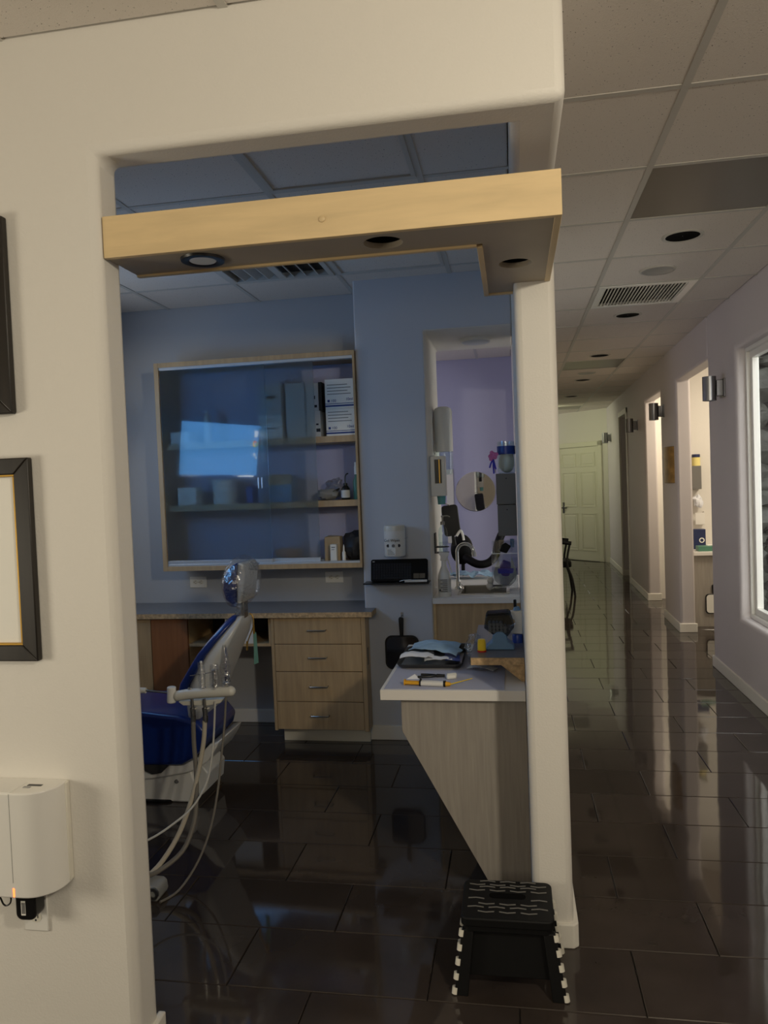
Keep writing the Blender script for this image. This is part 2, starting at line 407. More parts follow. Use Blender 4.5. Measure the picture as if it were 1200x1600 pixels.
for r in range(-20, 45):
    yc = 2.118+TP*(r+.5)
    off = .318 if r % 2 == 0 else .582
    for k in range(-9, 8):
        xc = off+TL*(k+.5)
        if xc < -4.4 or xc > 4.5 or yc < -3.6 or yc > 15.6: continue
        vis = (1.6 < yc < 8.2 and .0 < xc < 1.75) or (1.6 < yc < 4.75 and -2.3 < xc <= .0)
        if vis:
            o = bpy.data.objects.new('floor_tile', tile_me); COL.objects.link(o); o.parent = floor; o.location = (xc, yc, 0)
            o.rotation_euler = (random.gauss(0, .0011), random.gauss(0, .0009), 0); ntile += 1
        else:
            far.add([v+Vector((xc, yc, 0)) for v in tile_mb.v], tile_mb.f)
part('far_floor_tiles', far, 'floor_tile', floor, smooth=False, kind='stuff')

# ---- ceiling with lay-in tiles
ceiling = struct('ceiling', grid3([-4.2, 1.6, 4.4], [-3.7, 6.0, 15.8], [2.76, 2.9], lambda i, j, k: not (i == 1 and j == 0)), 'grid_metal', label='slab above the lay-in ceiling')
_ct = {}
def ctile(xa, xb, ya, yb):
    key = (round(xb-xa, 3), round(yb-ya, 3))
    if key not in _ct:
        a, b = key[0]/2-.010, key[1]/2-.010
        m = MB(); m.add([(-a-.006,-b-.006,.012),(a+.006,-b-.006,.012),(a+.006,b+.006,.012),(-a-.006,b+.006,.012),(-a-.006,-b-.006,.004),(a+.006,-b-.006,.004),(a+.006,b+.006,.004),(-a-.006,b+.006,.004),(-a,-b,0),(a,-b,0),(a,b,0),(-a,b,0)],
                        [(0,1,2,3),(0,4,5,1),(1,5,6,2),(2,6,7,3),(3,7,4,0),(4,8,9,5),(5,9,10,6),(6,10,11,7),(7,11,8,4),(8,11,10,9)])
        _ct[key] = mesh_of('ceiling_tile', m, 'ceiling_tile', smooth=False)
    o = bpy.data.objects.new('ceiling_tile', _ct[key]); COL.objects.link(o); o.parent = ceiling
    o.location = ((xa+xb)/2, (ya+yb)/2, CZ+.003)
def bars(xs, ys, xa, xb, ya, yb):
    for x in xs: part('grid_bar', MB().box(x-.012, x+.012, ya, yb, CZ, CZ+.03), 'grid_metal', ceiling, smooth=False)
    for y in ys: part('grid_bar', MB().box(xa, xb, y-.012, y+.012, CZ+.0006, CZ+.03), 'grid_metal', ceiling, smooth=False)
def cells(xs, ys, skip=(), split=None):
    faru = MB()
    for i in range(len(xs)-1):
        for j in range(len(ys)-1):
            if (i, j) in skip: continue
            if split is None or split(xs[i], xs[i+1], ys[j], ys[j+1]): ctile(xs[i], xs[i+1], ys[j], ys[j+1])
            else: faru.box(xs[i]+.006, xs[i+1]-.006, ys[j]+.006, ys[j+1]-.006, CZ+.003, CZ+.015)
    if faru.v: part('far_ceiling_tiles', faru, 'ceiling_tile', ceiling, smooth=False, kind='stuff')
GX, GY, T = .559, 2.486, .61
HX = [.150, GX, GX+T, 1.489]
HY = [1.81]+[GY+T*k for k in range(0, 19)]+[14.6]
skip = set()
def hcell(y): return max(j for j in range(len(HY)-1) if HY[j] <= y+1e-6)
fixt = {'troffer': [3.2, 8.1, 12.9], 'grille': [5.0], 'down': [3.9, 5.7, 7.5, 9.3, 11.1], 'speaker': [4.5, 8.8]}
for k in fixt:
    if k in ('troffer', 'grille'):
        for y in fixt[k]: skip.add((1, hcell(y)))
bars(HX[1:3], HY[1:-1], .147, 1.66, 1.81, 14.9)
cells(HX, HY, skip, lambda a, b, c, d: d < 9.9)
part('edge_strip', MB().box(1.47, 1.70, 5.9, 14.6, CZ+.004, CZ+.02), 'ceiling_tile', ceiling, smooth=False)
RX = [-4.1]+[GX+T*k for k in range(-7, 2)]+[1.489]
RY = [GY-T*k for k in range(9, 1, -1)]+[1.81]
bars(RX[1:-1], RY[1:-1], -4.1, 1.489, -3.6, 1.81)
cells(RX, RY, (), lambda a, b, c, d: c > 1.0 and a > -2.1)
OX = [-2.9]+[-.315-T*k for k in range(4, -1, -1)]+[.022]
OY = [1.925, 2.345, 2.955, 3.565, 4.175, 4.62]
oskip = {(4, 1), (4, 3), (3, 3)}
bars(OX[1:-1], OY[1:-1], -2.9, .022, 1.925, 4.62); cells(OX, OY, oskip)
PX = [-2.9]+[-.30-T*k for k in range(4, -1, -1)]+[.022]
PY = [5.05, 5.55, 6.16, 6.77, 7.39]
bars(PX[1:-1], PY[1:-1], -2.9, .022, 5.05, 7.39); cells(PX, PY, (), lambda a, b, c, d: d > 7 and a > -1.6)
part('side_room_tiles', MB().box(1.69, 4.3, 6.0, 13.0, CZ, CZ+.02), 'ceiling_tile', ceiling, smooth=False)

# ---- walls
struct('wall_front', grid3([-4.1, -1.02, .022, .147], [1.81, 1.925, 2.42], [-.1, HD, WT],
       lambda i, j, k: (j == 0 and (i == 0 or k == 1)) or (i == 2 and k == 1)), 'paint', .024, 4)
struct('wall_hall', grid3([.022, .147], [2.42, 4.70, 5.36, 7.0, 14.6], [-.1, .832, HD, WT], lambda i, j, k: not ((j == 1 and k == 1) or (j == 2 and k < 2))), 'paint', .022, 4)  # unseen openings behind the post, added so window daylight reaches the niche
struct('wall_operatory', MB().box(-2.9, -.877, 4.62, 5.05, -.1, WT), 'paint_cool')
struct('wall_niche', grid3([-.877, -.475, .021], [4.33, 5.05], [-.1, HD, WT], lambda i, j, k: i == 0 or k == 1), 'paint', .010, 3)
wn = bpy.data.objects['wall_niche'].data; wn.materials.append(MATS['paint_cool_lit'])
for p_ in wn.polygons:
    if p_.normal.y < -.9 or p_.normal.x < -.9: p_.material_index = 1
struct('wall_operatory_left', MB().box(-3.05, -2.9, 1.925, 7.4, -.1, WT), 'paint')
struct('wall_lilac', MB().box(-2.95, .03, 7.39, 7.5, -.1, WT), 'paint_lilac')
struct('wall_reception_left', MB().box(-4.25, -4.1, -3.7, 1.9, -.1, WT), 'paint')
struct('wall_reception_rear', MB().box(-4.2, 1.6, -3.75, -3.6, -.1, WT), 'paint')
WY0, WY1, WZ0, WZ1 = 3.7, 5.43, .50, 2.31
struct('wall_right', grid3([1.489, 1.625], [-3.65, WY0, WY1, 6.15], [-.1, WZ0, WZ1, WT], lambda i, j, k: not (j == 1 and k == 1)), 'paint_hall_cool_light', .026, 4)
def shear(mb):
    mb.v = [Vector((v.x+max(0, v.y-6.15)*.019, v.y, v.z)) for v in mb.v]; return mb
hy = [6.15, 7.45, 8.25, 9.36, 10.95, 11.75, 14.2]
struct('wall_right_hall', shear(grid3([1.489, 1.625], hy, [-.1, HD, WT], lambda i, j, k: k == 1 or j in (1, 3, 5))), 'paint_hall_cool_light', .022, 4)
struct('wall_side_room_near', MB().box(1.62, 4.3, 5.98, 6.12, -.1, WT+.05), 'paint')
struct('wall_side_room_far', MB().box(1.66, 4.3, 8.26, 8.36, -.1, WT), 'paint')
struct('wall_second_room_far', MB().box(1.69, 4.3, 9.5, 9.62, -.1, WT), 'paint')
struct('wall_third_room', grid3([1.74, 2.6, 2.75], [10.6, 10.72, 12.1, 12.2], [-.1, WT], lambda i, j, k: i == 1 or j != 1), 'paint')
struct('wall_outer', MB().box(4.2, 4.4, 5.9, 14, -.1, WT+.05), 'paint')
# angled wall at the hall end
pa, pb = Vector((1.66, 13.55, 0)), Vector((.05, 15.15, 0))
dv = (pb-pa).normalized(); nv_ = Vector((-dv.y, dv.x, 0)); nv_ = nv_ if nv_.y > 0 else -nv_
LE = (pb-pa).length
def END(mb):   # local x along the wall from the right corner, y depth behind the face
    mb.v = [pa+dv*v.x+nv_*v.y+Vector((0, 0, v.z)) for v in mb.v]; return mb
struct('wall_end', END(MB().box(-.4, LE+.3, 0, .12, -.1, WT)), 'paint')

# ---- baseboards
struct('baseboard_post', MB().prism([(.024, 2.407), (.145, 2.407), (.161, 2.423), (.161, 4.69), (.140, 4.69), (.140, 2.43), (.024, 2.43)], 'xy', 0, .078), 'trim_paint', .004, 2, smooth=False)
struct('baseboard_front', MB().box(-4.1, -1.02, 1.797, 1.815, 0, .04).box(-1.03, -1.007, 1.797, 1.938, 0, .04), 'trim_paint', .005, 2)
struct('baseboard_right', MB().box(1.476, 1.495, -3.6, 6.15, 0, .085), 'trim_paint', .005, 2)
struct('baseboard_pillar', shear(MB().box(1.476, 1.495, 7.44, 8.26, 0, .085).box(1.476, 1.638, 7.437, 7.455, 0, .085)), 'trim_paint', .005, 2)
struct('baseboard_right_far', shear(MB().box(1.476, 1.495, 9.35, 10.96, 0, .085).box(1.476, 1.638, 9.347, 9.365, 0, .085)), 'trim_paint', .005, 2)
struct('baseboard_right_end', shear(MB().box(1.476, 1.495, 11.74, 13.9, 0, .085).box(1.476, 1.638, 11.737, 11.755, 0, .085)), 'trim_paint', .005, 2)
struct('baseboard_niche', MB().box(-.872, -.475, 4.318, 4.335, 0, .085), 'trim_paint', .004, 2)
struct('baseboard_operatory', MB().box(-2.0, -1.38, 4.605, 4.625, 0, .085), 'trim_paint', .004, 2)
struct('baseboard_end', END(MB().box(-.3, .10, -.014, .005, 0, .085)), 'trim_paint', .004, 2)

# ---- six-panel door in the angled wall
d1 = struct('door_1', END(MB().box(.24, 1.10, -.032, -.002, .012, 2.03)), 'door_paint', label='cream six-panel door at the far end of the hall')
part('door_frame', END(MB().box(.15, .235, -.045, -.001, 0, 2.12).box(1.105, 1.19, -.045, -.001, 0, 2.12).box(.15, 1.19, -.045, -.001, 2.035, 2.12)), 'door_paint', d1, .006)
for cx in (.46, .88):
    for z0, z1 in ((.20, .84), (.98, 1.58), (1.70, 1.92)):
        m = MB(); hw = .15
        m.add([(cx-hw,-.033,z0),(cx+hw,-.033,z0),(cx+hw,-.033,z1),(cx-hw,-.033,z1),(cx-hw+.018,-.024,z0+.018),(cx+hw-.018,-.024,z0+.018),(cx+hw-.018,-.024,z1-.018),(cx-hw+.018,-.024,z1-.018),
               (cx-hw+.035,-.036,z0+.035),(cx+hw-.035,-.036,z0+.035),(cx+hw-.035,-.036,z1-.035),(cx-hw+.035,-.036,z1-.035)],
              [(0,1,5,4),(1,2,6,5),(2,3,7,6),(3,0,4,7),(4,5,9,8),(5,6,10,9),(6,7,11,10),(7,4,8,11),(8,9,10,11)])
        m.box(cx-hw-.012, cx+hw+.012, -.040, -.030, z0-.012, z0).box(cx-hw-.012, cx+hw+.012, -.040, -.030, z1, z1+.012).box(cx-hw-.012, cx-hw, -.040, -.030, z0, z1).box(cx+hw, cx+hw+.012, -.040, -.030, z0, z1)
        part('panel', END(m), 'door_paint', d1, smooth=False)
part('door_handle', END(MB().cyl((1.03, -.035, .95), (1.03, -.08, .95), .012).cyl((1.03, -.075, .95), (.93, -.075, .95), .011).box(1.01, 1.05, -.04, -.03, .85, 1.05)), 'dark_gray', d1)

# ---- dark doorway trim in the hall
struct('trim_1', shear(MB().box(1.470, 1.495, 10.88, 10.95, 0, 2.43).box(1.470, 1.495, 11.75, 11.82, 0, 2.43).box(1.470, 1.495, 10.88, 11.82, 2.36, 2.43)), 'trim_paint', .004)
# ---- hall window
w1 = struct('window_1', MB().box(1.595, 1.60, WY0+.05, WY1-.05, WZ0+.05, WZ1-.05), 'window_glass', smooth=False, label='tall white window looking onto stacked stone')
def ring(mb, xa, xb, ya, yb, za, zb, t):
    return mb.box(xa, xb, ya, yb, za, za+t).box(xa, xb, ya, yb, zb-t, zb).box(xa, xb, ya, ya+t, za+t, zb-t).box(xa, xb, yb-t, yb, za+t, zb-t)
part('window_frame', ring(MB(), 1.552, 1.625, WY0, WY1, WZ0, WZ1, .028), 'white_plastic', w1, .003)
part('window_sash', ring(MB(), 1.575, 1.618, WY0+.027, WY1-.027, WZ0+.027, WZ1-.027, .045), 'white_plastic', w1, .004)
# ---- courtyard beyond the window
struct('ground_courtyard', MB().box(1.63, 4.4, 2.0, 5.98, -.1, -.005), 'soil')
rw = thing('stone_wall', 'stacked grey stone wall seen through the tall hall window', 'stone wall', (2.2, 5.93, 0))
part('backing', MB().box(1.64, 3.2, 5.90, 5.975, 0, 2.95), 'mortar', rw)
z = 0; k = 0
while z < 2.85:
    h = random.uniform(.09, .24); x = 1.63-random.uniform(0, .12)
    while x < 3.1:
        ww = random.uniform(.18, .42)
        m = MB().ball((x+ww/2, 5.88, z+h/2), (ww*.54, .10, h*.56), 10, 7, wob=.45, seed=k)
        m.v = [Vector((max(1.635, v.x), min(5.975, v.y), max(0, v.z))) for v in m.v]
        part('stone', m, 'rock', rw); x += ww; k += 1
    z += h

# ================================================================== LIGHT VALANCE (L-shaped maple box)
BZ0, BZ1 = 2.100, 2.206
bm_ = thing('light_valance', 'L-shaped maple light box spanning the opening with three round openings', 'light box', (-.44, 1.92, BZ0))
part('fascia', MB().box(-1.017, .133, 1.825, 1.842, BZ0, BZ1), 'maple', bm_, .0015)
part('end_board', MB().box(.116, .133, 1.842, 2.42, BZ0, BZ1), 'maple', bm_, .0015)
part('back_board', MB().box(-1.017, -.073, 1.998, 2.013, BZ0-.003, BZ1), 'maple', bm_, .0015)
part('inner_board', MB().box(-.073, -.058, 2.013, 2.54, BZ0-.003, BZ1), 'maple', bm_, .0015)
part('rear_board', MB().box(-.058, .020, 2.525, 2.54, BZ0-.003, BZ1), 'maple', bm_, .0015)
HOLES = [(-.786, 1.915, .046), (-.304, 1.918, .050), (.026, 2.205, .046)]
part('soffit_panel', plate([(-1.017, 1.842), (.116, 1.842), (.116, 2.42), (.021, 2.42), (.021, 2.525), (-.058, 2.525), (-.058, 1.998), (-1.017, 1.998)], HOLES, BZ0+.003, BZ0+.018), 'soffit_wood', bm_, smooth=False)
part('top_panel', plate([(-1.017, 1.842), (.116, 1.842), (.116, 2.42), (.021, 2.42), (.021, 2.525), (-.058, 2.525), (-.058, 1.998), (-1.017, 1.998)], [], BZ1-.012, BZ1-.002), 'maple_edge', bm_, smooth=False)
for hx, hy_, hr in HOLES[1:]:
    part('hole_lining', MB().lathe((hx, hy_, BZ0+.0185), [(hr+.001, 0), (hr+.001, .065), (.002, .068)], 32, closed=False), 'hole', bm_)  # empty holes: near-black lining stands for the shade inside the box
part('plug', MB().lathe(aty(503, 342, 1.8245), [(.008, 0), (.008, .002), (.005, .004)], 14, Matrix.Rotation(math.pi/2, 3, 'X')), 'maple', bm_)
dl = thing('puck_light', 'black-rimmed white recessed light in the underside of the maple box', 'light', (-.786, 1.915, BZ0))
part('trim_ring', MB().lathe((-.786, 1.915, BZ0), [(.036, .004), (.036, -.002), (.040, -.004), (.056, -.003), (.058, .003), (.036, .004)], 36, closed=False), 'black_plastic', dl)
part('lens', MB().lathe((-.786, 1.915, BZ0), [(.0365, .001), (.034, -.002), (.004, -.0025)], 32), 'lens_white', dl)

# ================================================================== CEILING FIXTURES
def troffer(xa, xb, ya, yb, label, frame=True, lens='lens_off', n=1):
    t = thing('ceiling_troffer', label, 'ceiling light', ((xa+xb)/2, (ya+yb)/2, CZ), 'unlit ceiling troffers')
    part('lens', MB().box(xa+.014, xb-.014, ya+.014, yb-.014, CZ+.004, CZ+.010), lens, t, smooth=False)
    if frame: 
        part('frame', MB().box(xa+.012, xb-.012, ya+.012, ya+.032, CZ-.004, CZ+.012).box(xa+.012, xb-.012, yb-.032, yb-.012, CZ-.004, CZ+.012)
             .box(xa+.012, xa+.032, ya+.032, yb-.032, CZ-.004, CZ+.012).box(xb-.032, xb-.012, ya+.032, yb-.032, CZ-.004, CZ+.012), 'grid_metal', t, .002)
    else:
        part('frame', MB().box(xa+.010, xb-.010, ya+.010, yb-.010, CZ+.011, CZ+.02), 'grid_metal', t, smooth=False)
def cell(y): j = hcell(y); return HY[j], HY[j+1]
for y, lb in zip(fixt['troffer'], ('nearest dark unlit ceiling panel light in the hall', 'dim unlit ceiling panel light midway down the hall', 'farthest dark ceiling panel light near the hall door')):
    a, b = cell(y); troffer(GX, GX+T, a, b, lb, False)
troffer(OX[4], OX[5], OY[1], OY[2], 'framed unlit troffer above the maple box', True, 'ceiling_tile')
troffer(OX[4], OX[5], OY[3], OY[4], 'framed unlit troffer over the back of the operatory', True, 'ceiling_tile')
names = ['nearest', 'second', 'third', 'fourth', 'fifth']
for y, nme in zip(fixt['down'], names):
    a, b = cell(y); cx, cy = GX+T/2+.008, (a+b)/2+.012
    t = thing('recessed_downlight', nme+' black round recessed downlight in the hall ceiling', 'downlight', (cx, cy, CZ), 'hall downlights')
    part('trim_ring', MB().lathe((cx, cy, CZ), [(.082, .004), (.082, -.001), (.090, -.004), (.100, -.001), (.100, .003), (.082, .004)], 36, closed=False), 'grid_metal', t)
    part('baffle', MB().lathe((cx, cy, CZ), [(.083, .0), (.080, .0015), (.002, .0017)], 36, closed=False), 'hole', t)
for y, nme in zip(fixt['speaker'], ('near', 'far')):
    a, b = cell(y); cx, cy = GX+T/2, (a+b)/2+.02
    t = thing('ceiling_speaker', nme+' pale round ceiling speaker in the hall', 'speaker', (cx, cy, CZ), 'hall ceiling speakers')
    part('grille', MB().lathe((cx, cy, CZ), [(.090, .003), (.090, -.003), (.078, -.007), (.003, -.008)], 36), 'gray_plastic', t)
    part('rim', MB().lathe((cx, cy, CZ), [(.089, .004), (.092, -.006), (.100, -.003), (.101, .003), (.089, .004)], 36, closed=False), 'grid_metal', t)
a, b = cell(5.0)
t = thing('return_air_grille', 'white slatted return air grille in the hall ceiling', 'vent', (GX+T/2, (a+b)/2, CZ))
part('backing', MB().box(GX+.03, GX+T-.03, a+.03, b-.03, CZ+.020, CZ+.025), 'hole', t, smooth=False)
part('frame', MB().box(GX+.012, GX+T-.012, a+.012, a+.05, CZ-.004, CZ+.03).box(GX+.012, GX+T-.012, b-.05, b-.012, CZ-.004, CZ+.03).box(GX+.012, GX+.05, a+.05, b-.05, CZ-.004, CZ+.03).box(GX+T-.06, GX+T-.012, a+.05, b-.05, CZ-.004, CZ+.03), 'white_plastic', t, .002)
sl = None
for i in range(24):
    x = GX+.056+i*(T-.122)/23
    if sl is None:
        sl = part('slat', MB().prism([(-.0038, .0), (.0038, .0), (.0042, .007), (-.0034, .007)], 'xz', -(b-a)/2+.05, (b-a)/2-.05).xf(Matrix.Translation((x, (a+b)/2, CZ))), 'ivory_plastic', t, smooth=False)
        x0_ = x
    else: clone(sl, (x-x0_, 0, 0), t)
# supply diffuser in the operatory
xa, xb, ya, yb = OX[3], OX[4], OY[3], OY[4]
t = thing('supply_diffuser', 'square white louvred air diffuser in the operatory ceiling', 'vent', ((xa+xb)/2, (ya+yb)/2, CZ))
part('backing', MB().box(xa+.013, xb-.013, ya+.013, yb-.013, CZ+.03, CZ+.035), 'dark_gray', t, smooth=False)
part('frame', MB().box(xa+.012, xb-.012, ya+.012, ya+.04, CZ-.006, CZ+.03).box(xa+.012, xb-.012, yb-.04, yb-.012, CZ-.006, CZ+.03).box(xa+.012, xa+.04, ya+.04, yb-.04, CZ-.006, CZ+.03).box(xb-.04, xb-.012, ya+.04, yb-.04, CZ-.006, CZ+.03), 'grid_metal', t, .002)
for i, u in enumerate((.09, .16, .23, .38, .45, .52)):
    d = .03 if i < 3 else -.03
    part('louvre', MB().prism([(xa+u-.012, CZ), (xa+u-.006, CZ), (xa+u+.006+d, CZ+.026), (xa+u+d, CZ+.026)], 'xz', ya+.04, yb-.04), 'grid_metal', t, smooth=False)
part('louvre', MB().box(xa+.285, xa+.325, ya+.04, yb-.04, CZ-.002, CZ+.006), 'grid_metal', t)
c = atz(744, 532, 2.36)
t = thing('niche_puck_light', 'flat round white puck light under the niche soffit', 'light', (c.x, c.y-.05, HD))
part('housing', MB().lathe((c.x, c.y-.05, HD), [(.098, 0), (.098, -.012), (.09, -.02)], 36), 'white_plastic', t)
part('lens', MB().lathe((c.x, c.y-.05, HD-.02), [(.088, .001), (.08, -.004), (.01, -.005)], 36), 'lens_white', t)

# ================================================================== FRONT WALL THINGS
FYW = 1.81
def picture(x1, z0, z1, wd, label):
    x0 = x1-wd; t = thing('picture_frame', label, 'picture', ((x0+x1)/2, FYW, z0))
    f = .043
    for q in (((x0, z0), (x1, z0), (x1-f, z0+f), (x0+f, z0+f)), ((x1, z0), (x1, z1), (x1-f, z1-f), (x1-f, z0+f)), ((x1, z1), (x0, z1), (x0+f, z1-f), (x1-f, z1-f)), ((x0, z1), (x0, z0), (x0+f, z0+f), (x0+f, z1-f))):
        part('frame_rail', MB().prism(q, 'xz', FYW-.022, FYW-.001), 'picture_frame_black', t, .003)
    g = f-.001; h = .006
    part('gold_bead', MB().box(x0+g, x1-g, FYW-.019, FYW-.004, z0+g, z0+g+h).box(x0+g, x1-g, FYW-.019, FYW-.004, z1-g-h, z1-g).box(x0+g, x0+g+h, FYW-.019, FYW-.004, z0+g+h, z1-g-h).box(x1-g-h, x1-g, FYW-.019, FYW-.004, z0+g+h, z1-g-h), 'gold', t, .001)
    part('mat', MB().box(x0+f, x1-f, FYW-.010, FYW-.003, z0+f, z1-f), 'paper', t, smooth=False)
picture(-1.276, 1.714, 2.222, .42, 'upper black picture frame cut off at the left edge')
picture(-1.240, 1.064, 1.598, .42, 'lower black picture frame with gold inner bead and blank paper')
# wall-mounted dispenser
X0, X1 = -1.418, -1.186
Z0, Z1 = .474, .745
YF = 1.706
plan = [(X0, FYW-.001), (X0, YF+.055)]+[(X0+.055-.055*math.cos(a), YF+.055-.055*math.sin(a)) for a in [math.pi/2*i/8 for i in range(1, 9)]]+\
       [(X1-.075+.075*math.sin(a), YF+.075-.075*math.cos(a)) for a in [math.pi/2*i/10 for i in range(0, 11)]]+[(X1, FYW-.001)]
t = thing('wall_air_purifier', 'white rounded wall unit with orange light low on the front wall', 'wall unit', ((X0+X1)/2, FYW-.05, Z0))
part('housing', MB().prism(plan, 'xy', Z0, Z1), 'white_plastic', t, .004, 3)
part('rear_shell', MB().prism([(X0-.004, FYW-.0005), (X0-.004, FYW-.018), (X1+.004, FYW-.018), (X1+.004, FYW-.0005)], 'xy', Z0+.006, Z1-.002), 'ivory_plastic', t, .003)
xs_ = -1.287
part('seam', MB().box(xs_-.0005, xs_+.0005, YF-.0006, YF+.01, Z0+.04, Z1-.002), 'gray_plastic', t, smooth=False)
part('top_slot', MB().box(X1-.085, X1-.045, FYW-.052, FYW-.042, Z1-.001, Z1+.0008), 'dark_gray', t, smooth=False)
part('button', MB().box(X1-.088, X1-.068, FYW-.066, FYW-.058, Z1-.001, Z1+.002), 'gray_plastic', t, .001)
part('top_lid', MB().box(X0+.05, X1-.1, YF+.004, FYW-.03, Z1-.001, Z1+.0012), 'white_plastic', t, .0005)
part('indicator_light', MB().box(xs_-.002, xs_+.003, YF-.001, YF+.004, Z0+.003, Z0+.026), 'led_orange', t, .001)
p = [aty(*q, 1.775) for q in ((-8, 1395), (0, 1402), (5, 1412), (10, 1415), (16, 1411), (17, 1402), (12, 1396), (6, 1394))]
single('power_cable', MB().tube(p, .0022, 8), 'black_plastic', 'thin black cable looping below the white wall unit', 'cable')
def outlet(c, label, horizontal=False, size=(.070, .115), depth=.006, face=-1):
    t = thing('wall_outlet', label, 'outlet', (c[0], c[1], c[2]-size[1 if not horizontal else 0]/2))
    wx, wz = (size[1], size[0]) if horizontal else size
    part('cover_plate', MB().box(c[0]-wx/2, c[0]+wx/2, c[1]-depth, c[1]-.0005, c[2]-wz/2, c[2]+wz/2), 'white_plastic', t, .002)
    for s_ in (-1, 1):
        dx, dz = (s_*.0195, 0) if horizontal else (0, s_*.0195)
        r = part('receptacle', MB().prism([(c[0]+dx+.0165*math.cos(u)*1.0, c[2]+dz+.0145*math.sin(u)) for u in [2*math.pi*i/20 for i in range(20)]], 'xz', c[1]-depth-.0012, c[1]-depth+.001), 'ivory_plastic', t)
        for e in (-1, 1):
            mb = MB()
            if horizontal: mb.box(c[0]+dx-.003, c[0]+dx+.006, c[1]-depth-.0018, c[1]-depth, c[2]+e*.0065-.001, c[2]+e*.0065+.001)
            else: mb.box(c[0]+dx+e*.0065-.001, c[0]+dx+e*.0065+.001, c[1]-depth-.0018, c[1]-depth, c[2]+dz-.002, c[2]+dz+.007)
            part('slot', mb, 'ink', r, smooth=False)
        part('slot', MB().cyl((c[0]+dx+(-.008 if horizontal else 0), c[1]-depth-.0018, c[2]+dz-(0 if horizontal else .008)), (c[0]+dx+(-.008 if horizontal else 0), c[1]-depth, c[2]+dz-(0 if horizontal else .008)), .0028, n=10), 'ink', r)
    part('screw', MB().cyl((c[0], c[1]-depth-.001, c[2]), (c[0], c[1]-depth, c[2]), .003, n=10), 'steel', t)
outlet((-1.299, FYW, .388), 'white duplex outlet under the white wall unit')
c = Vector((-1.291, FYW-.034, .428))
t = thing('power_adapter', 'black plug-in power adapter hanging in the outlet', 'power adapter', (c.x, c.y, c.z-.035))
ad = rrect(-.030, .026, -.040, .040, .018)
part('body', MB().prism(ad, 'xz', -.022, .022).xf(Matrix.Translation(c)@Matrix.Rotation(.06, 4, 'Z')), 'black_plastic', t, .004)
part('sticker', MB().box(-.014, -.002, -.0228, -.021, -.026, .012).xf(Matrix.Translation(c)@Matrix.Rotation(.06, 4, 'Z')), 'paper', t, smooth=False)
for i in range(5): part('print', MB().box(-.012+.002*i, -.011+.002*i, -.0232, -.0226, -.022, .008).xf(Matrix.Translation(c)@Matrix.Rotation(.06, 4, 'Z')), 'ink', t, smooth=False)

# ================================================================== STEP STOOL
zt = .222
t = thing('step_stool', 'black folding step stool with white grip bands on the tiles by the post', 'step stool', (-.058, 2.28, 0))
tx0, tx1, ty0, ty1 = -.192, .078, 2.168, 2.388
part('step_top', MB().prism(rrect(tx0, tx1, ty0, ty1, .022), 'xy', zt-.028, zt), 'black_matte', t, .005, 3)
part('top_rim', MB().prism(rrect(tx0+.006, tx1-.006, ty0+.006, ty1-.006, .02), 'xy', zt-.045, zt-.027), 'black_matte', t, .003)
chev = None
for r_, y_ in enumerate([.196, .184, .170, .157, .112, .099, .077, .063, .050, .020]):
    pass
rows = [(2.375, 3, .5, 1), (2.358, 4, 0, -1), (2.342, 3, .5, 1), (2.325, 4, 0, -1), (2.275, (0, 3), 0, 1), (2.250, 3, .5, -1), (2.228, 4, 0, 1), (2.207, 3, .5, -1)]
for yy, n_, off, sg in rows:
    for i in (range(n_) if isinstance(n_, int) else n_):
        cx = tx0+.042+(i+off)*.0625
        L = .024; a_ = .0045*sg
        m = MB().add([(cx-L, yy-.002, zt-.0005), (cx, yy+a_-.002, zt-.0005), (cx+L, yy-.002, zt-.0005), (cx+L, yy+.002, zt-.0005), (cx, yy+a_+.002, zt-.0005), (cx-L, yy+.002, zt-.0005),
                      (cx-L, yy-.002, zt+.0015), (cx, yy+a_-.002, zt+.0015), (cx+L, yy-.002, zt+.0015), (cx+L, yy+.002, zt+.0015), (cx, yy+a_+.002, zt+.0015), (cx-L, yy+.002, zt+.0015)],
                     [(6,7,10,11),(7,8,9,10),(0,1,7,6),(1,2,8,7),(2,3,9,8),(3,4,10,9),(4,5,11,10),(5,0,6,11)])
        part('grip_strip', m, 'box_gray', t, smooth=False)
part('handle_slot', MB().prism(rrect(-.112, -.002, 2.281, 2.311, .014), 'xy', zt-.002, zt+.0006), 'hole', t)
def leg(cx, y, sx, sy):   # splayed side leg with banded edge
    xt, xb = cx, cx+sx*.020; yt, yb = y, y+sy*.028
    part('leg', MB().add([(xt-.017, yt-.010, zt-.04), (xt+.017, yt-.010, zt-.04), (xt+.017, yt+.010, zt-.04), (xt-.017, yt+.010, zt-.04), (xb-.024, yb-.010, 0), (xb+.017, yb-.010, 0), (xb+.017, yb+.010, 0), (xb-.024, yb+.010, 0)] if sx < 0 else
                         [(xt-.017, yt-.010, zt-.04), (xt+.017, yt-.010, zt-.04), (xt+.017, yt+.010, zt-.04), (xt-.017, yt+.010, zt-.04), (xb-.017, yb-.010, 0), (xb+.024, yb-.010, 0), (xb+.024, yb+.010, 0), (xb-.017, yb+.010, 0)],
                         [(0,1,2,3),(7,6,5,4),(0,4,5,1),(1,5,6,2),(2,6,7,3),(3,7,4,0)]), 'black_matte', t, .002)
    a = Vector((xt+sx*.016, yt-.002*1, zt-.042)); b = Vector((xb+sx*.022, yb-.002, .002))
    n_ = 9
    for i in range(0, n_, 2):
        p0 = a.lerp(b, i/n_+.008); p1 = a.lerp(b, (i+1)/n_)
        part('white_band', MB().cyl(p0, p1, .0098, n=12), 'ivory_plastic', t)
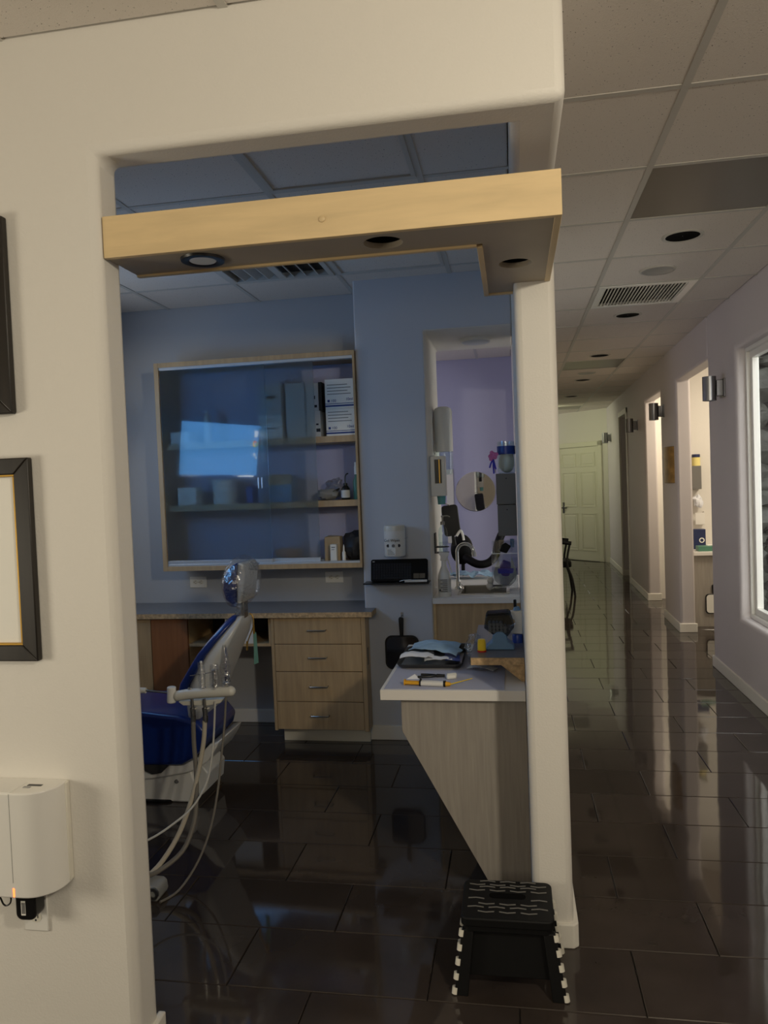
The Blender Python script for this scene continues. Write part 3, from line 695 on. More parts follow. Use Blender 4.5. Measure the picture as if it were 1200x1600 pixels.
for sx, cx in ((-1, tx0+.020), (1, tx1-.016)):
    leg(cx, ty0+.018, sx, -1); leg(cx, ty1-.03, sx, 1)
part('side_panel', MB().add([(tx0+.03, ty0+.030, zt-.04), (tx1-.03, ty0+.030, zt-.04), (tx1-.01, ty0+.012, .045), (tx0+.006, ty0+.012, .045), (tx0+.03, ty0+.036, zt-.04), (tx1-.03, ty0+.036, zt-.04), (tx1-.01, ty0+.018, .045), (tx0+.006, ty0+.018, .045)],
     [(0,1,2,3),(7,6,5,4),(0,4,5,1),(1,5,6,2),(2,6,7,3),(3,7,4,0)]), 'black_matte', t, .002)
part('side_panel', MB().box(tx0+.03, tx1-.03, ty1-.04, ty1-.034, .05, zt-.04), 'black_matte', t, .002)

# ================================================================== OPERATORY: WHITE COUNTER
CT = .760
t = thing('white_counter', 'white laminate counter on a slanted greige panel beside the post', 'counter', (-.2, 2.9, 0))
part('worktop', MB().box(-.492, .020, 2.640, 3.40, CT-.037, CT), 'white_laminate', t, .0015)
part('support_panel', MB().prism([(-.421, CT-.037), (-.421, .606), (-.093, 0), (.020, 0), (.020, CT-.037)], 'xz', 2.664, 2.682), 'greige_laminate', t, .001)
part('support_panel', MB().prism([(-.421, CT-.037), (-.421, .606), (-.093, 0), (.020, 0), (.020, CT-.037)], 'xz', 3.34, 3.358), 'greige_laminate', t, .001)
single('paper_liner', MB().box(-.478, -.052, 2.648, 3.2, CT+.0004, CT+.0022), 'paper_cool_lit', 'large flat white tray paper lying on the white counter', 'paper', smooth=False)
ZP = CT+.0024
# instrument tray
tc = atz(663, 1030, ZP)
t = thing('instrument_tray', 'grey metal tray heaped with pouches on the white counter', 'tray', (tc.x, tc.y, ZP))
trx0, trx1, try0, try1 = -.478, -.215, 2.925, 3.27
part('tray_base', MB().prism(rrect(trx0+.01, trx1-.01, try0+.01, try1-.01, .03), 'xy', ZP, ZP+.004), 'steel', t)
o_ = rrect(trx0, trx1, try0, try1, .035); i_ = rrect(trx0+.012, trx1-.012, try0+.012, try1-.012, .028); n_ = len(o_)
m = MB(); m.add([(x, y, ZP+.020) for x, y in o_]+[(x, y, ZP+.0035) for x, y in i_]+[(x, y, ZP+.017) for x, y in o_]+[(x, y, ZP+.0005) for x, y in i_],
    [(k, (k+1) % n_, n_+(k+1) % n_, n_+k) for k in range(n_)]+[(2*n_+k, 3*n_+k, 3*n_+(k+1) % n_, 2*n_+(k+1) % n_) for k in range(n_)]+[(k, 2*n_+k, 2*n_+(k+1) % n_, (k+1) % n_) for k in range(n_)])
part('tray_rim', m, 'dark_gray', t)
zi = ZP+.006
single('face_mask', MB().sheet((-.345, 3.20, zi+.020), .20, .11, 14, 8, .008, 3, -.10, bow=.014), 'mask_blue', 'pale blue folded mask at the back of the tray', 'mask')
single('face_mask', MB().sheet((-.335, 3.09, zi+.026), .20, .12, 14, 8, .010, 5, -.16, bow=.016, tilt=-.06), 'mask_blue', 'pale blue pleated mask lying across the middle of the tray', 'mask')
single('folded_tissue', MB().sheet((-.400, 2.985, zi+.022), .13, .06, 10, 6, .012, 8, -.05, sc=22, bow=.010), 'tissue', 'white folded tissue at the front left of the tray', 'tissue')
single('folded_tissue', MB().sheet((-.315, 2.985, zi+.014), .11, .05, 10, 6, .009, 12, .1, sc=22, bow=.008), 'tissue', 'white creased tissue at the front middle of the tray', 'tissue')
single('blue_wrapper', MB().sheet((-.265, 3.06, zi+.016), .06, .18, 8, 10, .006, 15, .1), 'blue_plastic', 'small blue wrapper at the right end of the tray', 'wrapper')
single('black_instrument_case', MB().box(-.36, -.20, 3.235, 3.265, zi+.002, zi+.028), 'black_plastic', 'slim black case behind the blue masks on the tray', 'case', bev=.004)
# plastic bag
t = thing('plastic_bag', 'clear crumpled plastic pouch leaning on the tray end', 'plastic bag', (-.15, 2.98, ZP))
part('bag_film', MB().ball((-.150, 2.96, ZP+.036), (.048, .09, .034), 20, 12, Matrix.Rotation(.3, 3, 'Y'), wob=.4, seed=4), 'film', t)
part('bag_film', MB().ball((-.178, 3.02, ZP+.078), (.028, .05, .046), 16, 10, Matrix.Rotation(.3, 3, 'Y'), wob=.5, seed=9), 'film', t)
part('bag_contents', MB().sheet((-.140, 2.93, ZP+.004), .11, .05, 10, 5, .006, 21, -.35, bow=.006), 'paper_gray', t)
part('bag_contents', MB().sheet((-.180, 3.03, ZP+.055), .04, .07, 8, 8, .012, 23, .2, tilt=.5), 'paper_gray', t)
part('bag_contents', MB().sheet((-.140, 2.955, ZP+.016), .07, .03, 8, 5, .006, 25, -.4), 'dark_gray', t)
# syringe
a = atz(632, 1066, ZP+.009); b = atz(704, 1069, ZP+.009)
t = thing('syringe', 'yellow and white dual syringe at the front of the white counter', 'syringe', ((a.x+b.x)/2, a.y, ZP))
L = lambda u, dz=0, dy=0: a.lerp(b, u)+Vector((0, dy, dz))
part('plunger', MB().cyl(L(0, 0, .006), L(.34, 0, .006), .0058).cyl(L(0, 0, -.006), L(.34, 0, -.006), .0058).cyl(L(0), L(.02), .012), 'amber', t)
part('collar', MB().cyl(L(.34), L(.37), .014).box(L(.345).x, L(.365).x, a.y-.012, a.y+.012, ZP, ZP+.028), 'black_plastic', t)
part('barrel', MB().cyl(L(.37, 0, .006), L(.85, 0, .006), .0085).cyl(L(.37, 0, -.006), L(.85, 0, -.006), .0085), 'white_plastic', t)
part('nose', MB().cyl(L(.85), L(.90), .012), 'black_plastic', t)
part('cap', MB().cyl(L(.90), L(1.0), .009, .006), 'amber', t)
q = atz(738, 1060, ZP+.008)
part('tip', MB().cyl(L(1.0), q, .0022, .0014, 8), 'yellow', t)
for i, (u, ww) in enumerate(((.42, .10), (.55, .06), (.44, .16), (.62, .05), (.70, .05))):
    x_ = L(u).x; zz = ZP+.0145-.004*(i % 3)
    part('print', MB().box(x_, x_+ww*.12, a.y-.0152, a.y-.0140, zz-.0008, zz+.0008), 'ink', t, smooth=False)
# cutting pliers
c = atz(672, 1058, ZP)
t = thing('crimp_pliers', 'small black forceps with two open handles on the white counter', 'forceps', (c.x, c.y, ZP))
J_ = Vector((c.x+.030, c.y, ZP+.006))
part('handle', MB().tube([J_, J_+Vector((-.03, .012, 0)), J_+Vector((-.066, .014, 0))], .0045, 8), 'black_plastic', t)
part('handle', MB().tube([J_, J_+Vector((-.03, -.016, 0)), J_+Vector((-.074, -.022, 0))], .0045, 8), 'black_plastic', t)
part('jaw', MB().cyl(J_+Vector((-.004, 0, 0)), J_+Vector((.026, .0, 0)), .007, .005, 10), 'black_plastic', t)
c = atz(706, 1060, ZP)
t = thing('cotton_rolls', 'pair of white cotton rolls beside the black forceps', 'cotton roll', (c.x, c.y, ZP))
for dy in (-.011, .009): part('roll', MB().cyl((c.x-.018, c.y+dy-.006, ZP+.009), (c.x+.016, c.y+dy+.006, ZP+.009), .0088, n=14), 'cotton', t, .003)
c = atz(650, 1060, ZP)
single('gauze_scrap', MB().add([(c.x-.035, c.y-.012, ZP), (c.x+.012, c.y-.010, ZP), (c.x+.010, c.y+.020, ZP), (c.x-.004, c.y+.004, ZP+.016)], [(0,2,1),(0,1,3),(1,2,3),(2,0,3)]), 'tissue', 'small white folded gauze behind the yellow syringe', 'gauze')

# ================================================================== LEDGE ABOVE THE COUNTER
LZ = .85
t = thing('wall_ledge', 'grey-topped particle-board ledge fixed to the wall behind the post', 'shelf', (-.08, 3.05, CT))
part('ledge_core', MB().box(-.172, .020, 2.757, 3.39, LZ-.028, LZ-.0012), 'particle_board', t)
part('ledge_top', MB().box(-.1725, .0205, 2.7565, 3.3905, LZ-.0012, LZ), 'dark_gray_laminate', t, smooth=False)
part('bracket', MB().prism([(-.065, LZ-.028), (.020, LZ-.028), (.020, CT+.001), (.010, CT+.001)], 'xz', 2.764, 2.782), 'particle_board', t)
part('bracket', MB().box(.004, .020, 2.783, 2.90, CT+.001, LZ-.028), 'particle_board', t)
c = atz(753, 1018, LZ)
t = thing('yellow_vial', 'small yellow capped vial at the front of the grey ledge', 'vial', c)
part('cap', MB().lathe(c+Vector((0, 0, .005)), [(.0165, 0), (.0155, .030), (.0135, .040), (.011, .042)], 20), 'yellow', t)
part('base', MB().lathe(c, [(.017, 0), (.017, .006)], 20), 'red', t)
# cotton roll dispenser
c = atz(786, 1012, LZ); c.y += .02; c = Vector((-.068, 2.915, LZ))
t = thing('cotton_roll_dispenser', 'smoky cotton roll dispenser on a blue stand on the ledge', 'dispenser', c)
part('stand', MB().prism([(-.055, 0), (.055, 0), (.050, .018), (.030, .030), (.026, .055), (.010, .068), (-.010, .068), (-.026, .055), (-.030, .030), (-.050, .012)], 'xz', -.035, .035).xf(Matrix.Translation(c)), 'pale_blue_plastic', t, .004)
hood = [(-.052, .120), (-.045, .135), (.035, .140), (.048, .120), (.056, .085), (.030, .050), (-.018, .052), (-.058, .082)]
part('hood', MB().prism(hood, 'xz', -.030, .030).xf(Matrix.Translation(c)), 'smoke_acrylic', t, .004)
part('lid', MB().prism([(-.052, .128), (-.044, .140), (.036, .145), (.046, .133)], 'xz', -.034, .034).xf(Matrix.Translation(c)), 'smoke_acrylic', t, .003)
for i in range(14):
    part('roll', MB().cyl((c.x-.035+(i % 5)*.014, c.y-.024, LZ+.068+(i//5)*.013), (c.x-.037+(i % 5)*.014, c.y+.022, LZ+.070+(i//5)*.013), .0065, n=10), 'cotton', t)
# white dispenser bottle
c = Vector((-.001, 3.02, LZ))
t = thing('white_floss_dispenser', 'white notched dispenser with blue foot and black top behind the post', 'dispenser', c)
part('foot', MB().lathe(c, [(.021, 0), (.021, .028), (.018, .034)], 20), 'blue_plastic', t)
part('body', MB().prism([(-.028, .046), (-.022, .036), (.02, .034), (.02, .128), (-.024, .126), (-.029, .120), (-.029, .108), (-.010, .090), (-.008, .076), (-.029, .064)], 'xz', -.012, .014).xf(Matrix.Translation(c)), 'white_plastic', t, .003)
part('neck', MB().lathe(c+Vector((0, 0, .128)), [(.015, 0), (.012, .010), (.009, .014)], 16), 'pale_blue_plastic', t)
part('top', MB().lathe(c+Vector((-.006, 0, .140)), [(.006, 0), (.006, .028), (.004, .030)], 14), 'black_plastic', t)

# ================================================================== DESK ON THE BACK WALL
DZ = .778
t = thing('desk_worktop', 'long grey laminate worktop along the operatory back wall', 'worktop', (-1.85, 4.4, DZ-.03))
part('slab', MB().box(-2.88, -.812, 4.185, 4.328, DZ-.030, DZ).box(-2.88, -.879, 4.328, 4.618, DZ-.030, DZ), 'gray_laminate', t, smooth=False)
part('front_edge', MB().box(-2.88, -.811, 4.1835, 4.186, DZ-.030, DZ-.001).box(-.8125, -.810, 4.1835, 4.328, DZ-.030, DZ-.001), 'particle_board', t, smooth=False)
t = thing('drawer_unit', 'maple four-drawer unit under the right end of the worktop', 'drawer unit', (-1.13, 4.4, 0))
part('side_panel', MB().box(-.879, -.855, 4.205, 4.325, .085, DZ-.030), 'maple_cabinet', t, .001)
part('side_panel', MB().box(-1.415, -1.397, 4.205, 4.60, .085, DZ-.030), 'maple_cabinet', t, .001)
part('carcass', MB().box(-1.397, -.882, 4.23, 4.60, .09, DZ-.032), 'maple_edge', t)
part('toe_kick', MB().box(-1.385, -.865, 4.285, 4.315, 0, .088), 'ivory_plastic', t, .001)
part('outlet_slot', MB().box(-.8555, -.8545, 4.245, 4.275, .46, .56), 'black_plastic', t, smooth=False)
dz = [.746, .590, .430, .254, .090]
for k in range(4):
    d = part('drawer', MB().box(-1.395, -.881, 4.206, 4.23, dz[k+1]+.0025, dz[k]-.0015), 'maple_cabinet', t, .001)
    zc = (dz[k]+dz[k+1])/2+.005; xc = -1.137
    part('handle', MB().tube([(xc-.052, 4.206, zc), (xc-.052, 4.182, zc), (xc-.046, 4.178, zc), (xc+.046, 4.178, zc), (xc+.052, 4.182, zc), (xc+.052, 4.206, zc)], .0042, 8, 1), 'steel', d)
t = thing('knee_shelf', 'open maple cubby shelf beneath the worktop beside the drawers', 'shelf', (-1.67, 4.4, .57))
part('board', MB().box(-1.93, -1.416, 4.22, 4.60, .575, .592), 'maple_cabinet', t, .001)
part('divider', MB().box(-1.434, -1.416, 4.22, 4.60, .592, DZ-.031), 'maple_cabinet', t, .001)
part('divider', MB().box(-1.70, -1.53, 4.22, 4.24, .592, DZ-.031), 'paint', t, .001)
part('back_panel', MB().box(-1.93, -1.416, 4.59, 4.60, .592, DZ-.031), 'dark_gray', t)
t = thing('left_base_cabinet', 'maple base cabinet at the left end of the worktop', 'cabinet', (-2.3, 4.4, 0))
part('body', MB().box(-2.86, -1.93, 4.23, 4.60, .0, DZ-.032), 'maple_edge', t)
part('door', MB().box(-2.50, -2.165, 4.206, 4.229, .09, DZ-.036), 'maple_cabinet', t, .001)
part('door', MB().box(-2.16, -1.932, 4.206, 4.229, .09, DZ-.036), 'red_wood', t, .001)
part('door', MB().box(-2.86, -2.505, 4.206, 4.229, .09, DZ-.036), 'maple_cabinet', t, .001)
outlet((-2.027, 4.62, .910), 'white outlet above the worktop left of the headrest', True)
outlet((-1.123, 4.62, .927), 'white outlet above the worktop near the wall corner', True)

# ================================================================== WALL CABINET WITH SLIDING GLASS
t = thing('wall_cabinet', 'maple wall cabinet with frosted sliding glass doors', 'cabinet', (-1.5, 4.45, 1.017))
cx0, cx1, cz0, cz1, cy0, cy1 = -2.115, -.879, 1.017, 2.277, 4.310, 4.618
part('side_board', MB().box(cx0, cx0+.028, cy0, cy1, cz0, cz1), 'maple_cabinet', t, .001)
part('side_board', MB().box(cx1-.012, cx1, cy0, cy1, cz0+.028, cz1-.028), 'maple_cabinet', t, .001)
part('top_board', MB().box(cx0+.028, cx1, cy0, cy1, cz1-.028, cz1), 'maple_cabinet', t, .001)
part('bottom_board', MB().box(cx0+.028, cx1, cy0, cy1, cz0, cz0+.028), 'maple_cabinet', t, .001)
part('back_panel', MB().box(cx0+.028, cx1-.012, cy1-.012, cy1-.004, cz0+.028, cz1-.028), 'paint_lilac', t, smooth=False)
for zs in (1.755, 1.375): part('shelf', MB().box(cx0+.028, cx1-.012, 4.372, cy1-.012, zs, zs+.038), 'maple_cabinet', t, .001)
part('track', MB().box(cx0+.028, cx1-.012, cy0+.006, cy0+.05, cz1-.045, cz1-.028), 'aluminium', t, .001)
part('track', MB().box(cx0+.028, cx1-.012, cy0+.006, cy0+.05, cz0+.028, cz0+.040), 'aluminium', t, .001)
def slide(x0, x1, y, label):
    g = part('glass_door', MB().box(x0, x1, y, y+.005, cz0+.060, cz1-.045), 'frosted_glass', t, smooth=False, label=label)
    part('bottom_rail', MB().box(x0, x1, y-.003, y+.008, cz0+.040, cz0+.062), 'aluminium', g, .001)
    return g
g1 = slide(-2.086, -1.425, 4.322, 'left frosted sliding pane'); g2 = slide(-1.475, -1.135, 4.344, 'right frosted sliding pane')
part('finger_pull', MB().box(-1.494, -1.486, 4.3185, 4.322, 1.50, 1.565), 'aluminium', g1, .001)
part('finger_pull', MB().box(-1.472, -1.464, 4.3185, 4.322, 1.50, 1.565), 'aluminium', g1, .001)
# contents
s1, s2, s3 = 1.7935, 1.4135, 1.0455
def carton(x0, x1, z0, h, y, d, label, txt=True, name='carton', m='paper'):
    t = thing(name, label, 'box', ((x0+x1)/2, y+d/2, z0), 'cartons in the wall cabinet')
    part('box', MB().box(x0, x1, y, y+d, z0, z0+h), m, t, .002)
    if txt:
        part('stripe', MB().box(x0, x1, y-.0006, y+.0005, z0+.012, z0+.022), 'ink_blue', t, smooth=False)
        part('stripe', MB().box(x0, x1, y-.0006, y+.0005, z0+.028, z0+.032), 'ink_blue', t, smooth=False)
        text('100', .022, 'ink_blue', t, TXT(x0+.034, y-.0006, z0+.040)); text('10ml', .022, 'ink_blue', t, TXT(x1-.052, y-.0006, z0+.046))
        part('mark', MB().box(x0+.014, x0+.028, y-.0006, y+.0005, z0+.040, z0+.054), 'ink_blue', t, smooth=False)
        for i in range(4): part('print_line', MB().box(x0+.014, x1-.02-.02*(i % 2), y-.0005, y+.0005, z0+.085+.018*i, z0+.089+.018*i), 'box_gray', t, smooth=False)
carton(-1.082, -.905, s1, .160, 4.40, .14, 'white carton with blue stripes, lower of two on the top shelf')
carton(-1.082, -.905, s1+.1605, .175, 4.40, .14, 'white carton with blue stripes, upper of two on the top shelf')
def boxq(name, x0, x1, z0, h, y, d, m, label, cat='box', band=None):
    t = thing(name, label, cat, ((x0+x1)/2, y+d/2, z0), 'cartons in the wall cabinet')
    part('box', MB().box(x0, x1, y, y+d, z0, z0+h), m, t, .002)
    for (a0, a1, b0, b1, mm) in (band or []): part('print', MB().box(x0+a0, x0+a1, y-.0006, y+.0005, z0+b0, z0+b1), mm, t, smooth=False)
boxq('carton', -1.205, -1.118, s1, .155, 4.41, .12, 'paper_gray', 'off-white carton with a printed square, beside the striped cartons', band=[(.06, .085, .03, .05, 'ink'), (.06, .075, .07, .08, 'ink')])
boxq('carton', -1.205, -1.125, s1+.1555, .165, 4.41, .12, 'paper_gray', 'off-white carton with a black side, above the printed-square carton', band=[(.05, .07, .02, .035, 'ink'), (.045, .06, .07, .09, 'ink')])
single('black_carton', MB().box(-1.124, -1.104, 4.412, 4.52, s1+.1555, s1+.325), 'black_plastic', 'thin black box end beside the upper striped carton', 'box', bev=.001)
boxq('carton', -1.50, -1.355, s1, .145, 4.41, .12, 'paper', 'lower white carton behind the frosted glass on the top shelf', band=[(.03, .1, .06, .07, 'box_gray')])
boxq('carton', -1.49, -1.355, s1+.1455, .185, 4.41, .12, 'paper_gray', 'upper white carton behind the frosted glass on the top shelf', band=[(.03, .1, .10, .115, 'box_gray')])
boxq('carton', -1.335, -1.215, s1, .33, 4.43, .10, 'paper_gray', 'tall grey carton behind the frosted glass on the top shelf')
boxq('carton', -2.07, -1.95, s1, .07, 4.40, .14, 'paper', 'flat white carton at the left end of the top shelf')
single('white_bottle', MB().lathe((-1.85, 4.46, s1), [(.026, 0), (.026, .14), (.012, .17), (.012, .20), (.003, .201)], 20), 'white_plastic', 'white bottle behind frosted glass on the top shelf', 'bottle')
boxq('small_white_box', -2.035, -1.915, s2, .108, 4.39, .10, 'paper', 'small white box at the left of the middle shelf', band=[(.04, .08, .05, .054, 'box_gray'), (.045, .075, .035, .039, 'box_gray')])
single('white_tub', MB().lathe((-1.76, 4.48, s2), [(.075, 0), (.085, .13), (.087, .15), (.01, .152)], 24), 'white_plastic', 'white tub on the middle shelf behind the glass', 'tub')
single('blue_tub', MB().box(-1.60, -1.555, 4.40, 4.50, s2, s2+.10), 'blue_plastic', 'narrow blue box on the middle shelf behind the glass', 'box', bev=.004)
boxq('two_tone_box', -1.46, -1.31, s2, .165, 4.40, .12, 'pale_blue_plastic', 'blue box with a pale yellow lid on the middle shelf', band=[(0, .15, .105, .165, 'kraft')])
t = thing('plastic_wrap_bundle', 'crumpled grey plastic wrap at the right of the middle shelf', 'plastic wrap', (-1.06, 4.46, s2))
part('wrap', MB().ball((-1.100, 4.47, s2+.035), (.068, .05, .034), 18, 10, wob=.5, seed=31), 'gray_plastic', t)
part('wrap', MB().ball((-1.065, 4.50, s2+.075), (.055, .045, .055), 18, 10, Matrix.Rotation(.5, 3, 'Y'), wob=.8, seed=33), 'film', t)
part('wrap', MB().sheet((-1.075, 4.46, s2+.03), .09, .05, 10, 6, .02, 35, .2, tilt=.5), 'dark_gray', t)
t = thing('dropper_bottle', 'dark dropper bottle with a bent tip on the middle shelf', 'bottle', (-.982, 4.41, s2))
part('bottle', MB().lathe((-.982, 4.41, s2), [(.024, 0), (.026, .004), (.026, .065), (.018, .078), (.012, .084), (.012, .098), (.003, .1)], 20), 'black_plastic', t)
part('sticker', MB().lathe((-.982, 4.41, s2+.012), [(.0265, 0), (.0265, .045)], 20, closed=False), 'paper_gray', t)
part('tip', MB().tube([(-.982, 4.41, s2+.095), (-.982, 4.41, s2+.13), (-.975, 4.41, s2+.15), (-.962, 4.41, s2+.155)], .004, 8), 'black_plastic', t)
t = thing('green_spray_bottle', 'tall clear green bottle with white cap on the middle shelf', 'bottle', (-.918, 4.43, s2))
part('bottle', MB().lathe((-.918, 4.43, s2), [(.020, 0), (.021, .004), (.021, .11), (.010, .135), (.010, .15), (.003, .151)], 18), 'green_plastic', t)
part('cap', MB().lathe((-.918, 4.43, s2+.148), [(.012, 0), (.012, .04), (.009, .055), (.009, .072), (.002, .073)], 16), 'white_plastic', t)
single('pink_bowl', MB().lathe((-1.365, 4.46, s3), [(.03, 0), (.06, .018), (.084, .055), (.089, .078), (.080, .076), (.05, .025), (.004, .018)], 28), 'bowl_pink', 'shallow pink bowl on the bottom shelf behind the glass', 'bowl')
t = thing('open_paper_bag', 'crumpled beige open bag on the bottom shelf', 'bag', (-1.08, 4.47, s3))
m = MB().box(-1.135, -1.035, 4.44, 4.53, s3, s3+.15); m.v = [v+Vector((noise.noise(v*9)*.02*(v.z > 1.1), 0, noise.noise(v*17)*.03*(v.z > 1.1))) for v in m.v]
part('bag', m, 'kraft', t, .004)
t = thing('black_bag', 'black plastic bag bundle at the bottom right of the cabinet', 'bag', (-.95, 4.50, s3))
m_ = MB().ball((-.958, 4.50, s3+.085), (.066, .062, .095), 20, 12, wob=.35, seed=41)
m_.v = [Vector((min(v.x, -.895), min(v.y, 4.60), max(v.z, s3))) for v in m_.v]
part('bundle', m_, 'dark_gray', t)
boxq('small_tall_box', -1.085, -1.047, s3, .105, 4.385, .04, 'paper', 'small upright white box in front of the beige bag', band=[(.008, .03, .085, .089, 'ink'), (.008, .026, .072, .075, 'box_gray')])
t = thing('small_white_bottle', 'tiny white bottle with pointed tip on the bottom shelf', 'bottle', (-1.005, 4.40, s3))
part('bottle', MB().lathe((-1.005, 4.40, s3), [(.011, 0), (.011, .055), (.006, .062), (.005, .085), (.002, .10), (.0008, .101)], 14), 'white_plastic', t)
single('shelf_papers', MB().box(-1.26, -1.14, 4.40, 4.52, s3, s3+.006), 'paper', 'thin stack of white paper on the bottom shelf', 'paper', bev=.001)

# ================================================================== NICHE WALL THINGS
WN = 4.33
c = aty(618, 843, WN-.05)
t = thing('wipes_canister', 'white wipes canister in a wall holder above the keyboard', 'canister', (c.x, WN-.055, 1.09))
cz = aty(618, 868, WN-.05).z; ct = aty(618, 819, WN-.05).z; r_ = .060
ctr = Vector((c.x-.002, WN-.066, cz))
part('canister', MB().lathe(ctr, [(r_-.004, 0), (r_, .006), (r_, (ct-cz)*.80), (r_-.006, (ct-cz)*.83), (.01, (ct-cz)*.831)], 32), 'white_plastic', t)
part('lid', MB().lathe(ctr+Vector((0, 0, (ct-cz)*.80)), [(r_+.001, 0), (r_+.001, .012), (r_-.002, .030), (.035, .034), (.003, .035)], 32), 'ivory_plastic', t)
text('Gel Wipes', .021, 'ink', t, Matrix.Translation((ctr.x-.052, ctr.y-r_-.0015, cz+.086))@FACE)
for i in (-1, 0, 1): part('symbol', MB().lathe((ctr.x+i*.031, ctr.y-math.sqrt(r_*r_-(i*.031)**2)-.0008, cz+.062), [(.009, 0), (.009, .0016)], 16, Matrix.Rotation(math.pi/2, 3, 'X')), 'ink' if i else 'box_gray', t)
part('label_panel', MB().box(ctr.x-.040, ctr.x+.012, ctr.y-r_-.0012, ctr.y-r_+.006, cz+.008, cz+.050), 'paper', t, smooth=False)
for i in range(4): part('print_line', MB().box(ctr.x-.034, ctr.x+.006-.006*i, ctr.y-r_-.002, ctr.y-r_-.001, cz+.014+.008*i, cz+.0165+.008*i), 'box_gray', t, smooth=False)
part('wire_holder', MB().tube([(ctr.x+r_+.004, WN, cz+.10), (ctr.x+r_+.006, ctr.y, cz+.10), (ctr.x+.02, ctr.y-r_-.006, cz+.10)], .002, 6).tube([(ctr.x-r_-.004, WN, cz-.004), (ctr.x-r_-.004, ctr.y, cz-.004), (ctr.x, ctr.y-r_-.004, cz-.004), (ctr.x+r_+.004, ctr.y, cz-.004), (ctr.x+r_+.004, WN, cz-.004)], .003, 6), 'acrylic', t)
# keyboard on its shelf
A = aty(579, 874, WN-.03); B = aty(669, 907, WN-.03)
t = thing('keyboard_shelf', 'thin black wall shelf under the keyboard', 'shelf', ((A.x+B.x)/2, WN-.05, B.z-.006))
part('ledge', MB().box(A.x-.035, B.x+.012, WN-.105, WN-.0005, B.z-.010, B.z-.002), 'black_plastic', t, .002)
t = thing('keyboard', 'black wireless keyboard with touchpad propped on the wall shelf', 'keyboard', ((A.x+B.x)/2, WN-.03, B.z))
kw, kh = B.x-A.x, A.z-B.z
KM = Matrix.Translation((A.x, WN-.046, B.z))@Matrix.Rotation(math.radians(-12), 4, 'X')
part('body', MB().prism(rrect(0, kw, 0, kh, .012), 'xz', 0, .014).xf(KM), 'keyboard_black', t, .003)
rows_ = 6; cols = 15; kx0, kx1 = .012, kw*.72
keyme = None
for r in range(rows_):
    for cc in range(cols):
        kx = kx0+(kx1-kx0)*cc/cols; kz = .014+(kh-.036)*r/rows_
        if r == 0 and 4 <= cc <= 9:
            if cc != 4: continue
            ww = (kx1-kx0)/cols*6-.002
        else: ww = (kx1-kx0)/cols-.002
        part('key', MB().box(kx, kx+ww, -.003, 0, kz, kz+(kh-.036)/rows_-.002).xf(KM), 'key_gray', t, smooth=False)
part('touchpad', MB().box(kw*.75, kw-.012, -.0012, 0, .050, kh-.022).xf(KM), 'keyboard_black', t, smooth=False)
for i in (0, 1): part('pad_button', MB().box(kw*.75+i*.035, kw*.75+i*.035+.032, -.0015, 0, .016, .044).xf(KM), 'black_plastic', t, smooth=False)
part('brand_mark', MB().box(.010, .022, -.001, 0, kh-.016, kh-.010).xf(KM), 'gray_plastic', t, smooth=False)
a = aty(624, 908, WN-.09); b = aty(667, 905, WN-.09)
t = thing('pen_and_tissue', 'white wrapped instrument lying on the keyboard shelf', 'instrument', ((a.x+b.x)/2, WN-.09, B.z))
part('wrap', MB().sheet(((a.x*.7+b.x*.3), WN-.088, B.z), .09, .024, 10, 4, .006, 51, 0, bow=.006), 'tissue', t)
part('barrel', MB().box(a.x+.03, b.x, WN-.096, WN-.082, B.z, B.z+.013), 'white_plastic', t, .002)
# hand mirror hanging on a hook
def hand_mirror(name, cx, cz, y, w2, h2, handle, label, up=True, my='dark_gray', tilt=0):
    t = thing(name, label, 'hand mirror', (cx, y, cz-h2))
    M = Matrix.Translation((cx, y, cz))@Matrix.Rotation(tilt, 4, 'Y')
    part('frame', MB().prism(rrect(-w2, w2, -h2, h2, min(w2, h2)*.42, 6), 'xz', -.006, .006).xf(M), 'black_plastic', t, .004)
    part('glass', MB().prism(rrect(-w2+.009, w2-.009, -h2+.009, h2-.009, min(w2, h2)*.38, 6), 'xz', -.0072, -.005).xf(M), my, t)
    s_ = 1 if up else -1
    if handle: part('handle', MB().prism([(-.010, s_*h2*.97), (-.013, s_*(h2+handle*.5)), (-.015, s_*(h2+handle*.92)), (-.008, s_*(h2+handle)), (.008, s_*(h2+handle)), (.015, s_*(h2+handle*.92)), (.013, s_*(h2+handle*.5)), (.010, s_*h2*.97)], 'xz', -.006, .006).xf(M), 'black_plastic', t, .004)
    return t
hm0 = aty(601, 993, WN-.012); hm1 = aty(656, 1046, WN-.012); hmt = aty(628, 964, WN-.012)
hand_mirror('hand_mirror', (hm0.x+hm1.x)/2, (hm0.z+hm1.z)/2, WN-.010, (hm1.x-hm0.x)/2, (hm0.z-hm1.z)/2, hmt.z-hm0.z, 'black hand mirror hanging on a hook over the white counter', my='mirror_dim')
hk = hmt+Vector((0, 0, .012))
t = thing('wall_hook', 'small chrome wall hook holding the hand mirror', 'hook', (hk.x, WN, hk.z-.02))
part('plate', MB().box(hk.x-.008, hk.x+.008, WN-.003, WN-.0005, hk.z-.012, hk.z+.014), 'chrome', t, .001)
part('hook', MB().tube([(hk.x, WN-.002, hk.z-.004), (hk.x, WN-.018, hk.z-.012), (hk.x, WN-.028, hk.z-.006), (hk.x, WN-.028, hk.z+.008)], .003, 8), 'chrome', t)

